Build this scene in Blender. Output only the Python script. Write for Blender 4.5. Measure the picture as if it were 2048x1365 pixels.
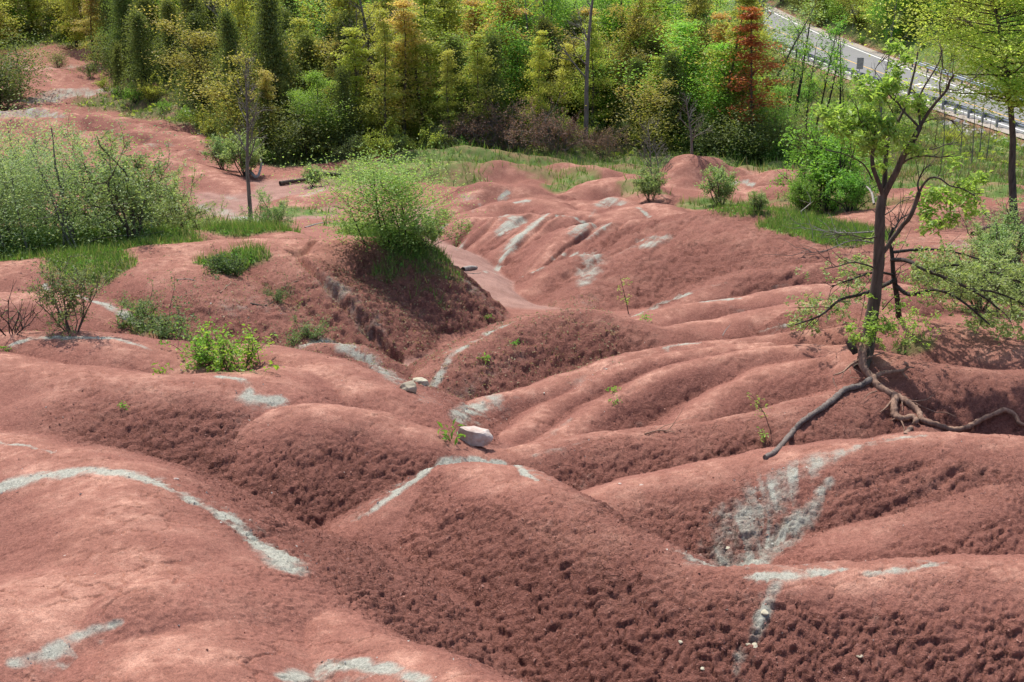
import bpy, math, random
import numpy as np
from mathutils import Vector

# ------------------------------------------------------------------ camera, light, exposure
for o in list(bpy.data.objects):
    bpy.data.objects.remove(o, do_unlink=True)
scene = bpy.context.scene
COL = scene.collection
K = 1.4                         # metres per layout unit
FPX = 2472.0                    # focal length in pixels of the 2048 px wide photograph
PITCH = math.radians(18.6)
cam_data = bpy.data.cameras.new('camera')
cam = bpy.data.objects.new('camera', cam_data)
COL.objects.link(cam)
cam.location = (0, 0, 0)
cam.rotation_euler = (math.radians(90) - PITCH, 0, 0)
cam_data.sensor_width = 36.0
cam_data.lens = 36.0 * FPX / 2048.0
cam_data.clip_start = 0.1
cam_data.clip_end = 3000.0
scene.camera = cam

SUN_EL = math.radians(60)
SUN_AZ = math.radians(-24)      # measured from +Y towards +X : behind the scene, a little to the left
sdir = Vector((math.sin(SUN_AZ) * math.cos(SUN_EL), math.cos(SUN_AZ) * math.cos(SUN_EL), math.sin(SUN_EL)))
world = bpy.data.worlds.new('World')
scene.world = world
world.use_nodes = True
wn = world.node_tree
for n in list(wn.nodes):
    wn.nodes.remove(n)
sky = wn.nodes.new('ShaderNodeTexSky')
sky.sky_type = 'NISHITA'
sky.sun_disc = False
sky.sun_elevation = SUN_EL
sky.sun_rotation = SUN_AZ
sky.air_density = 1.0
sky.dust_density = 2.5
bg = wn.nodes.new('ShaderNodeBackground')
bg.inputs['Strength'].default_value = 0.15
wo = wn.nodes.new('ShaderNodeOutputWorld')
wn.links.new(sky.outputs[0], bg.inputs[0])
wn.links.new(bg.outputs[0], wo.inputs[0])
sun_data = bpy.data.lights.new('sun', 'SUN')
sun_data.energy = 4.1
sun_data.angle = math.radians(0.9)
sun_data.color = (1.0, 0.955, 0.88)
sun = bpy.data.objects.new('sun', sun_data)
COL.objects.link(sun)
sun.rotation_euler = (-sdir).to_track_quat('-Z', 'Y').to_euler()
scene.view_settings.view_transform = 'Standard'
scene.view_settings.look = 'None'
scene.view_settings.gamma = 1.0
scene.view_settings.use_curve_mapping = False
scene.view_settings.exposure = 0.48

# ------------------------------------------------------------------ numpy noise
f4 = np.float32
def _hash(ix, iy, seed):
    h = (ix.astype(np.uint32) * np.uint32(374761393)) ^ (iy.astype(np.uint32) * np.uint32(668265263)) ^ np.uint32((seed * 974711 + 12345) & 0xffffffff)
    h = (h ^ (h >> np.uint32(13))) * np.uint32(1274126177)
    h = (h ^ (h >> np.uint32(16))) * np.uint32(2246822519)
    return h ^ (h >> np.uint32(15))
def _h01(ix, iy, seed):
    return (_hash(ix, iy, seed) & np.uint32(0xffff)).astype(f4) / f4(65535.0)
def perlin(x, y, seed=0):
    x = np.asarray(x, f4); y = np.asarray(y, f4)
    xi = np.floor(x).astype(np.int64); yi = np.floor(y).astype(np.int64)
    fx = x - xi.astype(f4); fy = y - yi.astype(f4)
    u = fx * fx * fx * (fx * (fx * 6 - 15) + 10); v = fy * fy * fy * (fy * (fy * 6 - 15) + 10)
    def g(ix, iy, dx, dy):
        a = _h01(ix, iy, seed) * f4(6.2831853)
        return np.cos(a) * dx + np.sin(a) * dy
    n00 = g(xi, yi, fx, fy); n10 = g(xi + 1, yi, fx - 1, fy)
    n01 = g(xi, yi + 1, fx, fy - 1); n11 = g(xi + 1, yi + 1, fx - 1, fy - 1)
    a = n00 + u * (n10 - n00); b = n01 + u * (n11 - n01)
    return ((a + v * (b - a)) * f4(1.5)).astype(f4)
def fbm(x, y, octv=4, seed=0, gain=0.5):
    s = np.zeros(np.shape(x), f4); a = 1.0; f = 1.0; t = 0
    for i in range(octv):
        s += f4(a) * perlin(np.asarray(x) * f, np.asarray(y) * f, seed + i * 17)
        t += a; a *= gain; f *= 2.03
    return s / f4(t)
def worley(x, y, seed=0, jit=0.9, off=False):
    x = np.asarray(x, f4); y = np.asarray(y, f4)
    xi = np.floor(x).astype(np.int64); yi = np.floor(y).astype(np.int64)
    ox = np.zeros(x.shape, f4); oy = np.zeros(x.shape, f4)
    f1 = np.full(x.shape, 9, f4); f2 = np.full(x.shape, 9, f4); cid = np.zeros(x.shape, f4)
    for dx in (-1, 0, 1):
        for dy in (-1, 0, 1):
            cx = xi + dx; cy = yi + dy
            h = _hash(cx, cy, seed)
            px = cx.astype(f4) + f4(0.5) + ((h & np.uint32(0xffff)).astype(f4) / f4(65535) - f4(0.5)) * f4(jit)
            py = cy.astype(f4) + f4(0.5) + ((h >> np.uint32(16)).astype(f4) / f4(65535) - f4(0.5)) * f4(jit)
            d = (px - x) ** 2 + (py - y) ** 2
            cl = d < f1
            f2 = np.where(cl, f1, np.minimum(f2, d))
            cid = np.where(cl, (h & np.uint32(0xff)).astype(f4) / f4(255), cid)
            f1 = np.where(cl, d, f1)
            if off: ox = np.where(cl, x - px, ox); oy = np.where(cl, y - py, oy)
    if off: return np.sqrt(f1), np.sqrt(f2), cid, ox, oy
    return np.sqrt(f1), np.sqrt(f2), cid
def sstep(a, b, x):
    t = np.clip((x - a) / (b - a), 0, 1)
    return t * t * (3 - 2 * t)

# ------------------------------------------------------------------ layout helper: a viewing ray taken to a ground distance
CP, SP = math.cos(PITCH), math.sin(PITCH)
def ray(u, v):
    a = (u - 1024.0) / FPX; b = (682.5 - v) / FPX
    return a, CP + b * SP, -SP + b * CP
def P(u, v, Y):
    dx, dy, dz = ray(u, v)
    s = Y / dy
    return (dx * s, Y, dz * s)
def PZ(u, v, z):
    dx, dy, dz = ray(u, v)
    s = z / dz
    return (dx * s, dy * s, z)

# ------------------------------------------------------------------ the lie of the land: ridge crests (spines)
# (crest half width, (slope left, slope right), points)
RIDGES = [
 # near left mound
 (.95, (.55, .85), [(300,1560,5.3),(330,1400,6.0),(330,1230,7.1),(270,1080,8.1),(170,945,9.5),(-40,882,10.7),(-300,850,11.6)]),
 (.34, (1.0, .7), [(170,950,9.4),(320,960,9.6),(430,1012,9.75),(520,1068,9.9),(605,1130,10.1)]),
 (.40, (1.0, .55), [(280,1180,7.2),(420,1165,7.6),(530,1188,8.0),(640,1244,7.5),(770,1300,6.9),(900,1355,6.4),(1050,1440,5.7)]),
 (1.0, (.5, .6), [(-350,1300,6.4),(0,1230,7.0),(270,1150,7.6)]),
 # near centre and right mound
 (.50, (.95, .68), [(600,1150,10.0),(760,1030,10.4),(850,970,10.7),(940,932,10.8),(1040,955,10.3),(1140,1005,9.7),(1270,1085,9.0),(1390,1140,8.6),(1560,1152,8.4),(1720,1150,8.4),(1870,1138,8.4),(2060,1136,8.4),(2400,1130,8.5)]),
 # second hump and the long crest on to the tree
 (.55, (.9, .8), [(430,905,11.5),(500,850,11.8),(620,818,12.0),(720,832,12.0),(820,865,11.9),(900,895,11.9),(980,906,12.0),(1100,892,12.2),(1250,868,12.5),(1450,848,12.7),(1553,830,12.8),(1621,808,13.0),(1690,784,13.3),(1740,768,13.4)]),
 (.7, (.85, .6), [(1200,1018,10.3),(1260,990,10.6),(1340,966,10.8),(1450,942,10.9),(1560,917,11.0),(1700,893,11.0),(1830,880,11.0),(1960,882,10.9),(2100,896,10.7),(2400,930,10.4)]),
 (.35, (.5, .55), [(1590,1120,9.65),(1700,1068,9.8),(1850,1030,9.9),(1974,988,10.1),(2100,930,10.5)]),
 (.3, (.5, .55), [(1390,1120,10.0),(1480,1060,10.2),(1580,1000,10.5),(1640,930,10.9)]),
 # left middle
 (.9, (.8, .66), [(-400,690,13.6),(-100,715,13.0),(60,742,12.6),(180,752,12.4),(300,764,12.3),(400,762,12.45),(480,756,12.8),(560,742,13.5)]),
 (.9, (.5, .5), [(150,760,12.3),(130,830,11.7),(90,900,11.2)]),
 (.65, (.6, .7), [(480,700,14.3),(560,708,14.2),(650,742,13.6),(740,782,13.2),(820,830,12.95),(890,888,12.7)]),
 (.6, (.55, .55), [(-200,690,14.3),(60,674,14.2),(200,678,14.0),(320,705,13.7),(420,742,13.4)]),
 (.32, (.9, .9), [(615,694,15.9),(660,686,15.9),(715,698,15.9),(765,728,15.8),(800,765,15.7)]),
 (.6, (.55, .6), [(-250,580,16.5),(-20,590,16.2),(90,590,16.1),(190,608,15.9),(280,648,15.6),(345,700,15.2)]),
 # grass topped hill in the middle
 (1.2, (.75, .62), [(-300,545,18.6),(0,530,18.4),(200,512,19.0),(320,496,19.6),(460,484,20.0),(600,484,19.9),(660,486,19.8)]),
 (.40, (1.1, .66), [(600,484,19.9),(700,478,19.8),(780,476,19.7),(848,508,19.4),(918,572,19.1),(985,632,18.9),(1030,662,18.7)]),
 (.8, (.8, .5), [(-500,470,22),(-100,470,21.4),(150,472,21.2),(330,466,21.4),(500,460,21.6),(570,466,21.2)]),
 (.7, (.6, .7), [(520,490,19.0),(610,545,18.1),(690,625,17.5),(770,705,17.0)]),
 (.9, (.6, .6), [(340,520,18.6),(430,560,17.6),(520,620,16.9),(590,675,16.4)]),
 # fingers coming down from the tree mound to the channel
 (.55, (.75, .9), [(825,795,15.3),(870,748,15.7),(930,700,16.1),(1000,664,16.6),(1080,634,17.0),(1150,624,17.0),(1220,636,16.9),(1310,662,16.6),(1400,652,16.8),(1500,630,17.0),(1600,612,17.2),(1700,600,17.2)]),
 (.30, (.85, .95), [(915,838,13.7),(977,800,14.3),(1042,783,14.5),(1124,757,14.7),(1193,734,15.0),(1261,710,15.4),(1363,692,15.6),(1485,684,15.5),(1600,668,15.5),(1700,655,15.3)]),
 (.24, (.8, .9), [(985,888,12.95),(1030,858,13.4),(1076,830,13.9),(1158,779,14.4),(1213,745,14.7),(1300,714,15.0),(1420,698,15.1),(1550,690,15.0)]),
 (.25, (.8, .9), [(1090,888,12.9),(1170,829,13.6),(1240,788,14.0),(1320,749,14.3),(1400,722,14.5),(1550,700,14.6),(1690,694,14.4)]),
 (.28, (.8, .9), [(1350,850,13.0),(1416,806,13.5),(1461,779,13.8),(1502,758,14.0),(1553,738,14.1),(1640,722,14.1),(1710,712,14.1)]),
 (.5, (.6, 1.15), [(1690,712,14.1),(1760,712,13.9),(1850,733,13.6),(1950,746,13.5),(2100,752,13.4),(2400,740,13.4)]),
 (.3, (.9, 1.0), [(1755,712,13.9),(1760,760,13.5),(1800,800,13.1),(1840,850,12.7)]),
 (.7, (.5, .6), [(1700,612,16.4),(1850,646,15.5),(1950,672,15.1),(2048,698,14.7),(2200,730,14.2)]),
 (.42, (.75, .8), [(1270,648,17.9),(1330,620,18.5),(1400,606,18.8),(1500,596,18.8),(1640,574,18.9),(1800,570,18.6)]),
 (.45, (.7, .85), [(1310,650,19.0),(1387,592,19.9),(1452,556,20.5),(1520,540,20.7),(1640,530,20.7),(1800,535,20.3),(2000,530,20)]),
 # cloddy hill with a grassy cap
 (1.0, (.5, .5), [(1165,612,20.6),(1215,560,21.6),(1265,518,22.5),(1340,468,23.8),(1420,428,24.7),(1500,420,24.8),(1600,442,24.0),(1700,465,23.2)]),
 (1.4, (.4, .4), [(1450,440,24.2),(1550,470,22.8),(1620,500,21.7)]),
 (.42, (.65, .65), [(1058,584,21.7),(1105,545,22.3),(1165,513,22.8),(1230,518,23.1),(1300,505,23.7)]),
 (.4, (.5, .5), [(1190,512,23.9),(1270,482,24.6),(1340,476,25.0),(1400,470,25.4)]),
 (.5, (.6, .6), [(1078,535,23.7),(1100,506,24.3),(1150,457,25.5),(1220,450,26.0),(1300,440,26.6),(1400,436,27.0)]),
 (.5, (.6, .75), [(1012,508,25.1),(1030,488,25.5),(1062,455,26.5),(1108,430,27.4),(1165,430,27.8),(1240,440,27.0)]),
 (.5, (.6, .75), [(962,490,26.1),(980,468,26.6),(1012,436,27.5),(1060,430,27.9),(1110,428,28)]),
 (.5, (.6, .75), [(908,458,27.4),(940,438,27.9),(1000,436,28.3)]),
 (.5, (.5, .5), [(930,430,29.0),(1010,412,29.8),(1080,406,29.8),(1135,420,29.0),(1180,432,28.4)]),
 (.5, (.5, .5), [(905,425,30.8),(970,398,31.8),(1030,390,31.8),(1110,402,31.0),(1180,412,30.2)]),
 (1.0, (.8, .9), [(1130,392,33.0),(1175,376,33.4),(1215,362,33.6),(1255,362,33.4),(1295,388,32.4),(1330,420,31.0)]),
 (.5, (.5, .5), [(1150,430,29.0),(1190,412,30.2),(1225,402,30.6),(1262,410,30.2)]),
 (.6, (.5, .5), [(1220,440,28.0),(1270,416,29.0),(1310,410,29.2),(1360,432,28.2)]),
 (1.0, (.9, .9), [(820,352,37.0),(900,348,36.8),(1000,342,37),(1100,340,37.4),(1200,336,37.6)]),
 # low domes right of centre
 (.7, (.7, .7), [(1335,380,35.0),(1386,326,37.0),(1440,352,36.5)]),
 (.9, (.45, .45), [(1440,356,36.5),(1510,344,36.8),(1600,352,36.5),(1690,352,36.5)]),
 (.7, (.45, .45), [(1330,440,29),(1400,405,31.0),(1470,395,31.5),(1560,380,32.5),(1640,370,33.0)]),
 (.7, (.45, .45), [(1400,400,33),(1480,372,34.4),(1560,366,34.6)]),
 (.8, (.4, .4), [(1560,420,28.5),(1640,392,30),(1740,390,30.5),(1820,396,30)]),
 (1.2, (.35, .4), [(1640,505,22.0),(1760,490,22.0),(1900,478,22.0),(2060,470,22.0),(2300,470,22)]),
 (1.0, (.4, .4), [(1720,440,26.0),(1850,418,26.6),(2000,420,26.2),(2200,420,26)]),
 # red slope at the far left
 (.9, (.5, .5), [(330,318,38.5),(390,334,37.5),(450,360,36.0),(500,396,34.4)]),
 (.8, (.5, .5), [(540,440,29.5),(590,402,31.5),(630,388,32.6),(700,386,32.8),(780,396,32)]),
 (.9, (.7, .6), [(405,306,42.5),(460,304,42.0),(510,320,41.0)]),
 (.7, (.4, .4), [(-60,190,56),(60,216,52),(200,240,48.5),(330,268,46),(420,292,44)]),
 (.7, (.4, .4), [(-60,225,52),(60,246,48),(170,275,45),(290,300,42.5),(380,320,40.5)]),
 (.7, (.4, .4), [(-60,262,47),(60,290,44),(180,320,41),(300,350,38),(400,380,35.5)]),
 (.7, (.4, .4), [(-60,310,42),(100,350,39),(250,390,35.5),(380,410,33.5),(470,440,31)]),
 (1.0, (.4, .4), [(150,205,55.5),(220,188,58),(280,192,57)]),
 (1.2, (.9, 1.3), [(200,196,57),(255,196,56),(320,216,53),(385,246,50),(420,270,48)]),
 (1.8, (.3, .3), [(20,120,66),(90,102,69),(170,100,69),(240,110,68)]),
 (1.0, (.3, .35), [(60,130,64),(100,150,61),(130,185,57)]),
 (1.0, (.3, .35), [(215,120,66),(200,150,62),(160,185,57.5)]),
]
# explicit gullies cut into the flanks (half width of the notch, depth, points)
GULLIES = [
 (.13, .22, [(590,520,19.0),(650,592,18.0),(720,665,17.2),(795,728,16.7)]),
 (.10,.12, [(640,478,20.0),(600,520,19.0)]),
 (.06, .05, [(1680,1010,10.4),(1760,985,10.5),(1850,960,10.6)]),
 (.06, .05, [(1740,1022,10.1),(1850,985,10.3),(1940,950,10.5)]),
]
FLOOR = [
 (0,1500,5.5,-.5),(-600,1200,8,-.5),(545,1172,10.2,-.25),(950,1300,8,-1.2),(700,1230,9.2,-.8),(1400,1500,7.2,0),(2000,1500,7.5,0),(350,942,11.2,0),
 (-200,960,11.5,-.2),(590,1118,10.4,-.25),(1150,1040,10.5,-.4),(1560,1138,9.9,-.2),(2000,1080,9.6,-.4),(2300,1000,10,-.3),
 (930,893,12.5,0),(900,842,13.9,0),(850,792,15,0),(820,748,16.3,0),(1000,800,15.0,-.3),
 (430,740,14.0,-.4),(300,700,14.8,-.3),(0,650,15.2,-.3),(600,700,15.4,-.4),(850,722,16.8,0),(-400,640,15.5,-.3),
 (1020,610,20.4,.08),(1000,578,21.4,.12),(1025,585,21.3,.05),(960,550,22.6,.12),(985,552,22.6,.08),(910,500,25.0,.1),(935,508,24.8,.05),(865,450,28.0,0),(760,410,32,0),(560,392,34,0),
 (1040,890,12.7,-.2),(1350,850,13.2,-.2),(1700,860,12.2,-.5),(2000,868,12.0,-.6),(2300,800,12.5,-.3),
 (1500,660,16.3,-.5),(1300,700,15.8,-.5),(1150,720,15.6,-.4),(1250,800,13.6,-.5),(1500,720,14.6,-.5),(1900,720,14.2,-.5),(1260,640,18.3,-.1),(1500,560,19.8,-.4),(1150,600,20.8,-.2),(1900,560,18.5,-.5),
 (1040,480,26,-.7),(1090,530,24.2,-.7),(960,462,27.5,-.6),(1090,590,21.6,-.5),(920,435,29.5,-.4),(1250,500,25.2,-.5),(1350,440,28,-.5),(1200,420,30,-.5),(1050,400,31.5,-.4),(1000,395,33.5,0),(1150,385,34.5,0),(1300,395,33.5,-.2),(1450,420,29.5,-.2),
 (700,360,36.5,0),(850,330,38,0.1),(1000,300,42,0),(1200,300,42,0),(1400,315,41,0),(1600,330,39,0),(500,380,35.5,0),
 (1750,400,31,-.2),(2000,400,30,-.1),(2300,400,31,0),(1800,372,34,0),(2040,372,34,0),
 (100,430,32,0),(300,420,32.5,-.2),(-300,400,34,0),(400,345,38,0),(560,330,40.5,0),(-200,200,55,0),(60,250,48.5,0),(250,300,43,0),
 (60,170,59,0),(150,200,55,0),(250,215,53,-.3),(350,270,47,-.3),(100,112,68,0),(-200,120,68,0),(450,300,44,0),
]

def catmull(pts, n):
    pts = [np.array(p, float) for p in pts]
    if len(pts) < 3:
        return pts
    q = [2 * pts[0] - pts[1]] + pts + [2 * pts[-1] - pts[-2]]
    out = []
    for i in range(1, len(q) - 2):
        for k in range(n):
            t = k / n
            a, b, c, d = q[i - 1], q[i], q[i + 1], q[i + 2]
            out.append(0.5 * (2 * b + (c - a) * t + (2 * a - 5 * b + 4 * c - d) * t * t + (3 * b - a - 3 * c + d) * t ** 3))
    out.append(q[-2])
    return out

# road on a gently climbing shelf beyond the valley
RSL, RZ0 = 0.03, -12.1
def rz(y): return RZ0 + RSL * np.asarray(y, float)
def PR(u, v):
    dx, dy, dz = ray(u, v)
    s = RZ0 / (dz - RSL * dy)
    return (dx * s, dy * s, dz * s)
near_line = [PR(u, v) for u, v in ((1470,50),(1500,62),(1560,88),(1613,112),(1669,137),(1697,149),(1873,208),(1970,238),(2048,262))]
far_line = [PR(u, v) for u, v in ((1510,8),(1550.5,25),(1603,50),(1673.6,82),(1747,115),(1815,140),(1894.5,168),(1982,197),(2048,218))]
def fit_line(pts, yy, deg=2):
    ys = np.array([p[1] for p in pts]); xs = np.array([p[0] for p in pts])
    c = np.polyfit(ys, xs, deg)
    lo, hi = ys.min(), ys.max()
    y = np.clip(yy, lo, hi)
    x = np.polyval(c, y)
    dlo = np.polyval(np.polyder(c), lo); dhi = np.polyval(np.polyder(c), hi)
    return x + np.where(yy < lo, (yy - lo) * dlo, 0) + np.where(yy > hi, (yy - hi) * dhi, 0)
def road_near(y): return fit_line(near_line, np.asarray(y, float))
def road_far(y): return fit_line(far_line, np.asarray(y, float))

# ------------------------------------------------------------------ heightfield on a fan-shaped grid (finer near the viewer)
NA_IN, NA_OUT = 640, 26
az_in = np.linspace(-27.5, 27.5, NA_IN)
az_out = 27.5 + (np.linspace(0, 1, NA_OUT + 1)[1:] ** 1.6) * 34
AZ = np.radians(np.concatenate([-az_out[::-1], az_in, az_out])).astype(np.float64)
def seg_r(a, b, n): return np.geomspace(a, b, n, endpoint=False)
RR = np.concatenate([seg_r(1.2, 4.8, 30), seg_r(4.8, 16, 660), seg_r(16, 32, 330), seg_r(32, 60, 130), seg_r(60, 140, 60), seg_r(140, 700, 24), [700.0]])
NR, NC = len(RR), len(AZ)
gx = (RR[:, None] * np.sin(AZ)[None, :]); gy = (RR[:, None] * np.cos(AZ)[None, :])

def rbf_fit(pts, smooth=0.02):
    pts = np.array(pts, float)
    xy = pts[:, :2]; n = len(pts)
    d = np.sqrt(((xy[:, None] - xy[None]) ** 2).sum(-1))
    A = np.zeros((n + 3, n + 3)); A[:n, :n] = -d + np.eye(n) * smooth
    A[:n, n] = 1; A[:n, n + 1:] = xy; A[n, :n] = 1; A[n + 1:, :n] = xy.T
    b = np.zeros(n + 3); b[:n] = pts[:, 2]
    return xy, np.linalg.solve(A, b)
fpts = []
for u, v, Y, dz in FLOOR:
    p = P(u, v, Y); fpts.append((p[0], p[1], p[2] + dz))
fpts += [(8, 46, -7.6), (12, 44, -7.7), (18, 42, -8.0), (16, 52, -8.7), (21, 52, -9.9), (10, 60, -8.6), (16, 65, -9.3), (4, 56, -7.6), (-4, 60, -7.0),
         (14, 80, -9.2), (8, 90, -7.6), (0, 90, -5.6), (-12, 75, -6.2), (-20, 90, -4.6), (-14, 55, -7.0), (-40, 90, -4.5), (0, 130, -2), (-40, 140, 0), (14, 110, -8.0),
         (-60, 60, -6), (-40, 30, -6), (-20, 20, -5), (40, 20, -7), (30, 30, -7.6), (60, 60, -5), (40, 100, -2), (60, 160, 8), (0, 220, 14), (-120, 220, 16), (120, 220, 18), (-300, 400, 25), (300, 400, 30), (0, 600, 35), (0, 3, -4), (-5, 2, -4), (5, 2, -4), (26, 38, -9.6), (24, 33, -8.2)]
fxy, fw = rbf_fit(fpts)
def floor_at(x, y):
    out = np.full(np.shape(x), fw[len(fxy)], np.float64) + fw[len(fxy) + 1] * x + fw[len(fxy) + 2] * y
    for (a, b), w in zip(fxy, fw):
        out -= w * np.sqrt((x - a) ** 2 + (y - b) ** 2)
    return out
# coarse evaluation, then interpolated (the floor is smooth)
def floor_grid():
    ri = np.unique(np.concatenate([np.arange(0, NR, 6), [NR - 1]])); ci = np.unique(np.concatenate([np.arange(0, NC, 8), [NC - 1]]))
    F = floor_at(gx[np.ix_(ri, ci)], gy[np.ix_(ri, ci)])
    G = np.empty((len(ri), NC)); 
    for k in range(len(ri)): G[k] = np.interp(np.arange(NC), ci, F[k])
    a = np.searchsorted(ri, np.arange(NR), side='right') - 1; a = np.clip(a, 0, len(ri) - 2)
    t = (np.arange(NR) - ri[a]) / (ri[a + 1] - ri[a])
    return G[a] * (1 - t)[:, None] + G[a + 1] * t[:, None]
FL = floor_grid().astype(f4)
# gentle domain warp so that crests wander
wx = (gx + 0.16 * fbm(gx * 0.45, gy * 0.45, 3, 5) * sstep(4, 14, RR)[:, None] + 0.05 * perlin(gx * 2.1, gy * 2.1, 9)).astype(f4)
wy = (gy + 0.16 * fbm(gx * 0.45, gy * 0.45, 3, 6) * sstep(4, 14, RR)[:, None] + 0.05 * perlin(gx * 2.1, gy * 2.1, 10)).astype(f4)
RH = np.full((NR, NC), -50, f4); RD = np.full((NR, NC), 9, f4); RT = np.zeros((NR, NC), f4)
def window(ax, ay, bx, by, R):
    r0 = max(min(math.hypot(ax, ay), math.hypot(bx, by)) - R, 0.5); r1 = max(math.hypot(ax, ay), math.hypot(bx, by)) + R
    a0 = min(math.atan2(ax, ay), math.atan2(bx, by)); a1 = max(math.atan2(ax, ay), math.atan2(bx, by))
    e = math.asin(min(0.95, R / max(r0 + R * .6, 1)))
    i0, i1 = np.searchsorted(RR, [r0, r1]); j0, j1 = np.searchsorted(AZ, [a0 - e, a1 + e])
    return slice(i0, min(i1 + 1, NR)), slice(j0, min(j1 + 1, NC))
for rid, (w, sl, pts) in enumerate(RIDGES):
    p3 = catmull([P(*p) for p in pts], 8 if w < .75 else 5)
    tacc = rid * 13.7
    for A, B in zip(p3[:-1], p3[1:]):
        L = math.hypot(B[0] - A[0], B[1] - A[1])
        if L < 1e-6: continue
        ym = 0.5 * (A[1] + B[1])
        R = (2.6 if ym < 20 else 4.0 if ym < 36 else 6.0) + w
        si, sj = window(A[0], A[1], B[0], B[1], R)
        X = wx[si, sj]; Yv = wy[si, sj]
        ux, uy = (B[0] - A[0]) / L, (B[1] - A[1]) / L
        t = np.clip((X - f4(A[0])) * f4(ux) + (Yv - f4(A[1])) * f4(uy), 0, L)
        dx = X - f4(A[0]) - t * f4(ux); dy = Yv - f4(A[1]) - t * f4(uy)
        d = np.sqrt(dx * dx + dy * dy) + f4(1e-5)
        cr = (f4(ux) * dy - f4(uy) * dx) / d        # +1 on the left of the direction
        s = f4(sl[0]) * (f4(.5) + f4(.5) * cr) + f4(sl[1]) * (f4(.5) - f4(.5) * cr)
        z = f4(A[2]) + (f4(B[2] - A[2]) / f4(L)) * t - s * (np.sqrt(d * d + f4(w * w)) - f4(w))
        cur = RH[si, sj]
        m = z > cur
        RH[si, sj] = np.where(m, z, cur)
        RD[si, sj] = np.where(m, d / f4(w), RD[si, sj])
        RT[si, sj] = np.where(m, t + f4(tacc), RT[si, sj])
        tacc += L
# ridges meet the valley floor with a slightly filled toe
k = (0.03 + 0.10 * sstep(20, 45, RR))[:, None].astype(f4)
hh = np.clip(0.5 + 0.5 * (RH - FL) / k, 0, 1)
H = FL * (1 - hh) + RH * hh + k * hh * (1 - hh)
SAND = (1 - sstep(-0.02, 0.08, RH - FL)).astype(f4)
RD = np.where(SAND > .5, 0, RD)
# small unnamed humps between the named ridges of the far ground : round tops, sharp little valleys
bil_ = np.abs(perlin(wx * .33 + 3, wy * .45, 201)) * .9 + .35 * np.abs(perlin(wx * .9, wy * 1.1, 202))
fz = (sstep(27, 33, RR)[:, None] * (1 - sstep(70, 90, RR)[:, None])).astype(f4)
lowz = 1 - sstep(.3, 1.2, H - FL)
gate = sstep(1.2, 2.6, np.hypot((gx - np.interp(gy, [24,28,31,34,38], [-1.0,-2.0,-4.5,-6.6,-8.5])), (gy * 0)))
H = H + fz * gate * (bil_ * .55 - .1) * (.35 + .65 * lowz)
for hw, dep, pts in GULLIES:
    p3 = catmull([P(*p) for p in pts], 3)
    for A, B in zip(p3[:-1], p3[1:]):
        L = math.hypot(B[0] - A[0], B[1] - A[1])
        si, sj = window(A[0], A[1], B[0], B[1], hw * 3)
        X = wx[si, sj]; Yv = wy[si, sj]
        t = np.clip(((X - A[0]) * (B[0] - A[0]) + (Yv - A[1]) * (B[1] - A[1])) / L / L, 0, 1)
        d = np.hypot(X - A[0] - t * (B[0] - A[0]), Yv - A[1] - t * (B[1] - A[1]))
        # notches are kept separate and joined with minimum so that overlapping pieces do not add up
        if 'GN' not in globals(): GN = np.zeros((NR, NC), f4)
        GN[si, sj] = np.maximum(GN[si, sj], (dep * np.clip(1 - d / hw, 0, 1)).astype(f4))
H = H - GN
# road shelf, ditch and the bank beyond
RY = np.linspace(-10, 400, 206)
rn = np.interp(gy.ravel(), RY, road_near(RY)).reshape(gy.shape); rf = np.interp(gy.ravel(), RY, road_far(RY)).reshape(gy.shape)
def road_blend(x, y, h):
    zr = rz(np.clip(y, 40, 200)) - 0.02
    dn = rn - 1.2 - x          # >0 : valley side
    df = x - (rf + 1.3)        # >0 : bank side
    inside = (dn <= 0) & (df <= 0)
    w1 = 1 - sstep(0, 6.0, dn)
    out = np.where(dn > 0, h * (1 - w1) + (zr - 0.34 * np.clip(dn, 0, 3.0)) * w1, h)
    bank = zr + 0.62 * np.clip(df - 0.35, 0, 12) + 0.12 * np.clip(df - 12, 0, 60) - 0.12 * sstep(0, .3, df) * (1 - sstep(.3, .7, df))
    out = np.where(df > 0, bank, out)
    out = np.where(inside, zr, out)
    far = (sstep(38, 46, y) * (1 - sstep(170, 230, y)))
    return h * (1 - far) + out * far
H = road_blend(gx, gy, H).astype(f4)
H0 = H.copy()
rclear = (1 - sstep(-2.2, -1.0, gx - rn) * (1 - sstep(1.2, 2.2, gx - rf)) * sstep(38, 46, gy)).astype(f4)

def bil(G, x, y):
    r = np.hypot(x, y); a = np.arctan2(x, y)
    fi = np.interp(r, RR, np.arange(NR)); fj = np.interp(a, AZ, np.arange(NC))
    i = np.clip(fi.astype(int), 0, NR - 2); j = np.clip(fj.astype(int), 0, NC - 2)
    ti = fi - i; tj = fj - j
    return (G[i, j] * (1 - ti) + G[i + 1, j] * ti) * (1 - tj) + (G[i, j + 1] * (1 - ti) + G[i + 1, j + 1] * ti) * tj
def hit(u, v, rmin=3.0):
    """first ground point along a sight line, in layout units"""
    dx, dy, dz = ray(u, v)
    hr = math.hypot(dx, dy); a = math.atan2(dx, dy)
    fj = np.interp(a, AZ, np.arange(NC)); j = min(int(fj), NC - 2); tj = fj - j
    col = H0[:, j] * (1 - tj) + H0[:, j + 1] * tj
    zr = RR * dz / hr
    m = np.nonzero((col >= zr) & (RR > rmin))[0]
    if len(m) == 0: return (dx / hr * 300, dy / hr * 300, -5)
    i = m[0]
    if i > 0:
        e0 = zr[i - 1] - col[i - 1]; e1 = zr[i] - col[i]
        t = e0 / (e0 - e1) if e0 > 0 else 1.0
        r = RR[i - 1] + t * (RR[i] - RR[i - 1])
    else: r = RR[0]
    return (dx / hr * r, dy / hr * r, float(dz / hr * r))

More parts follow.
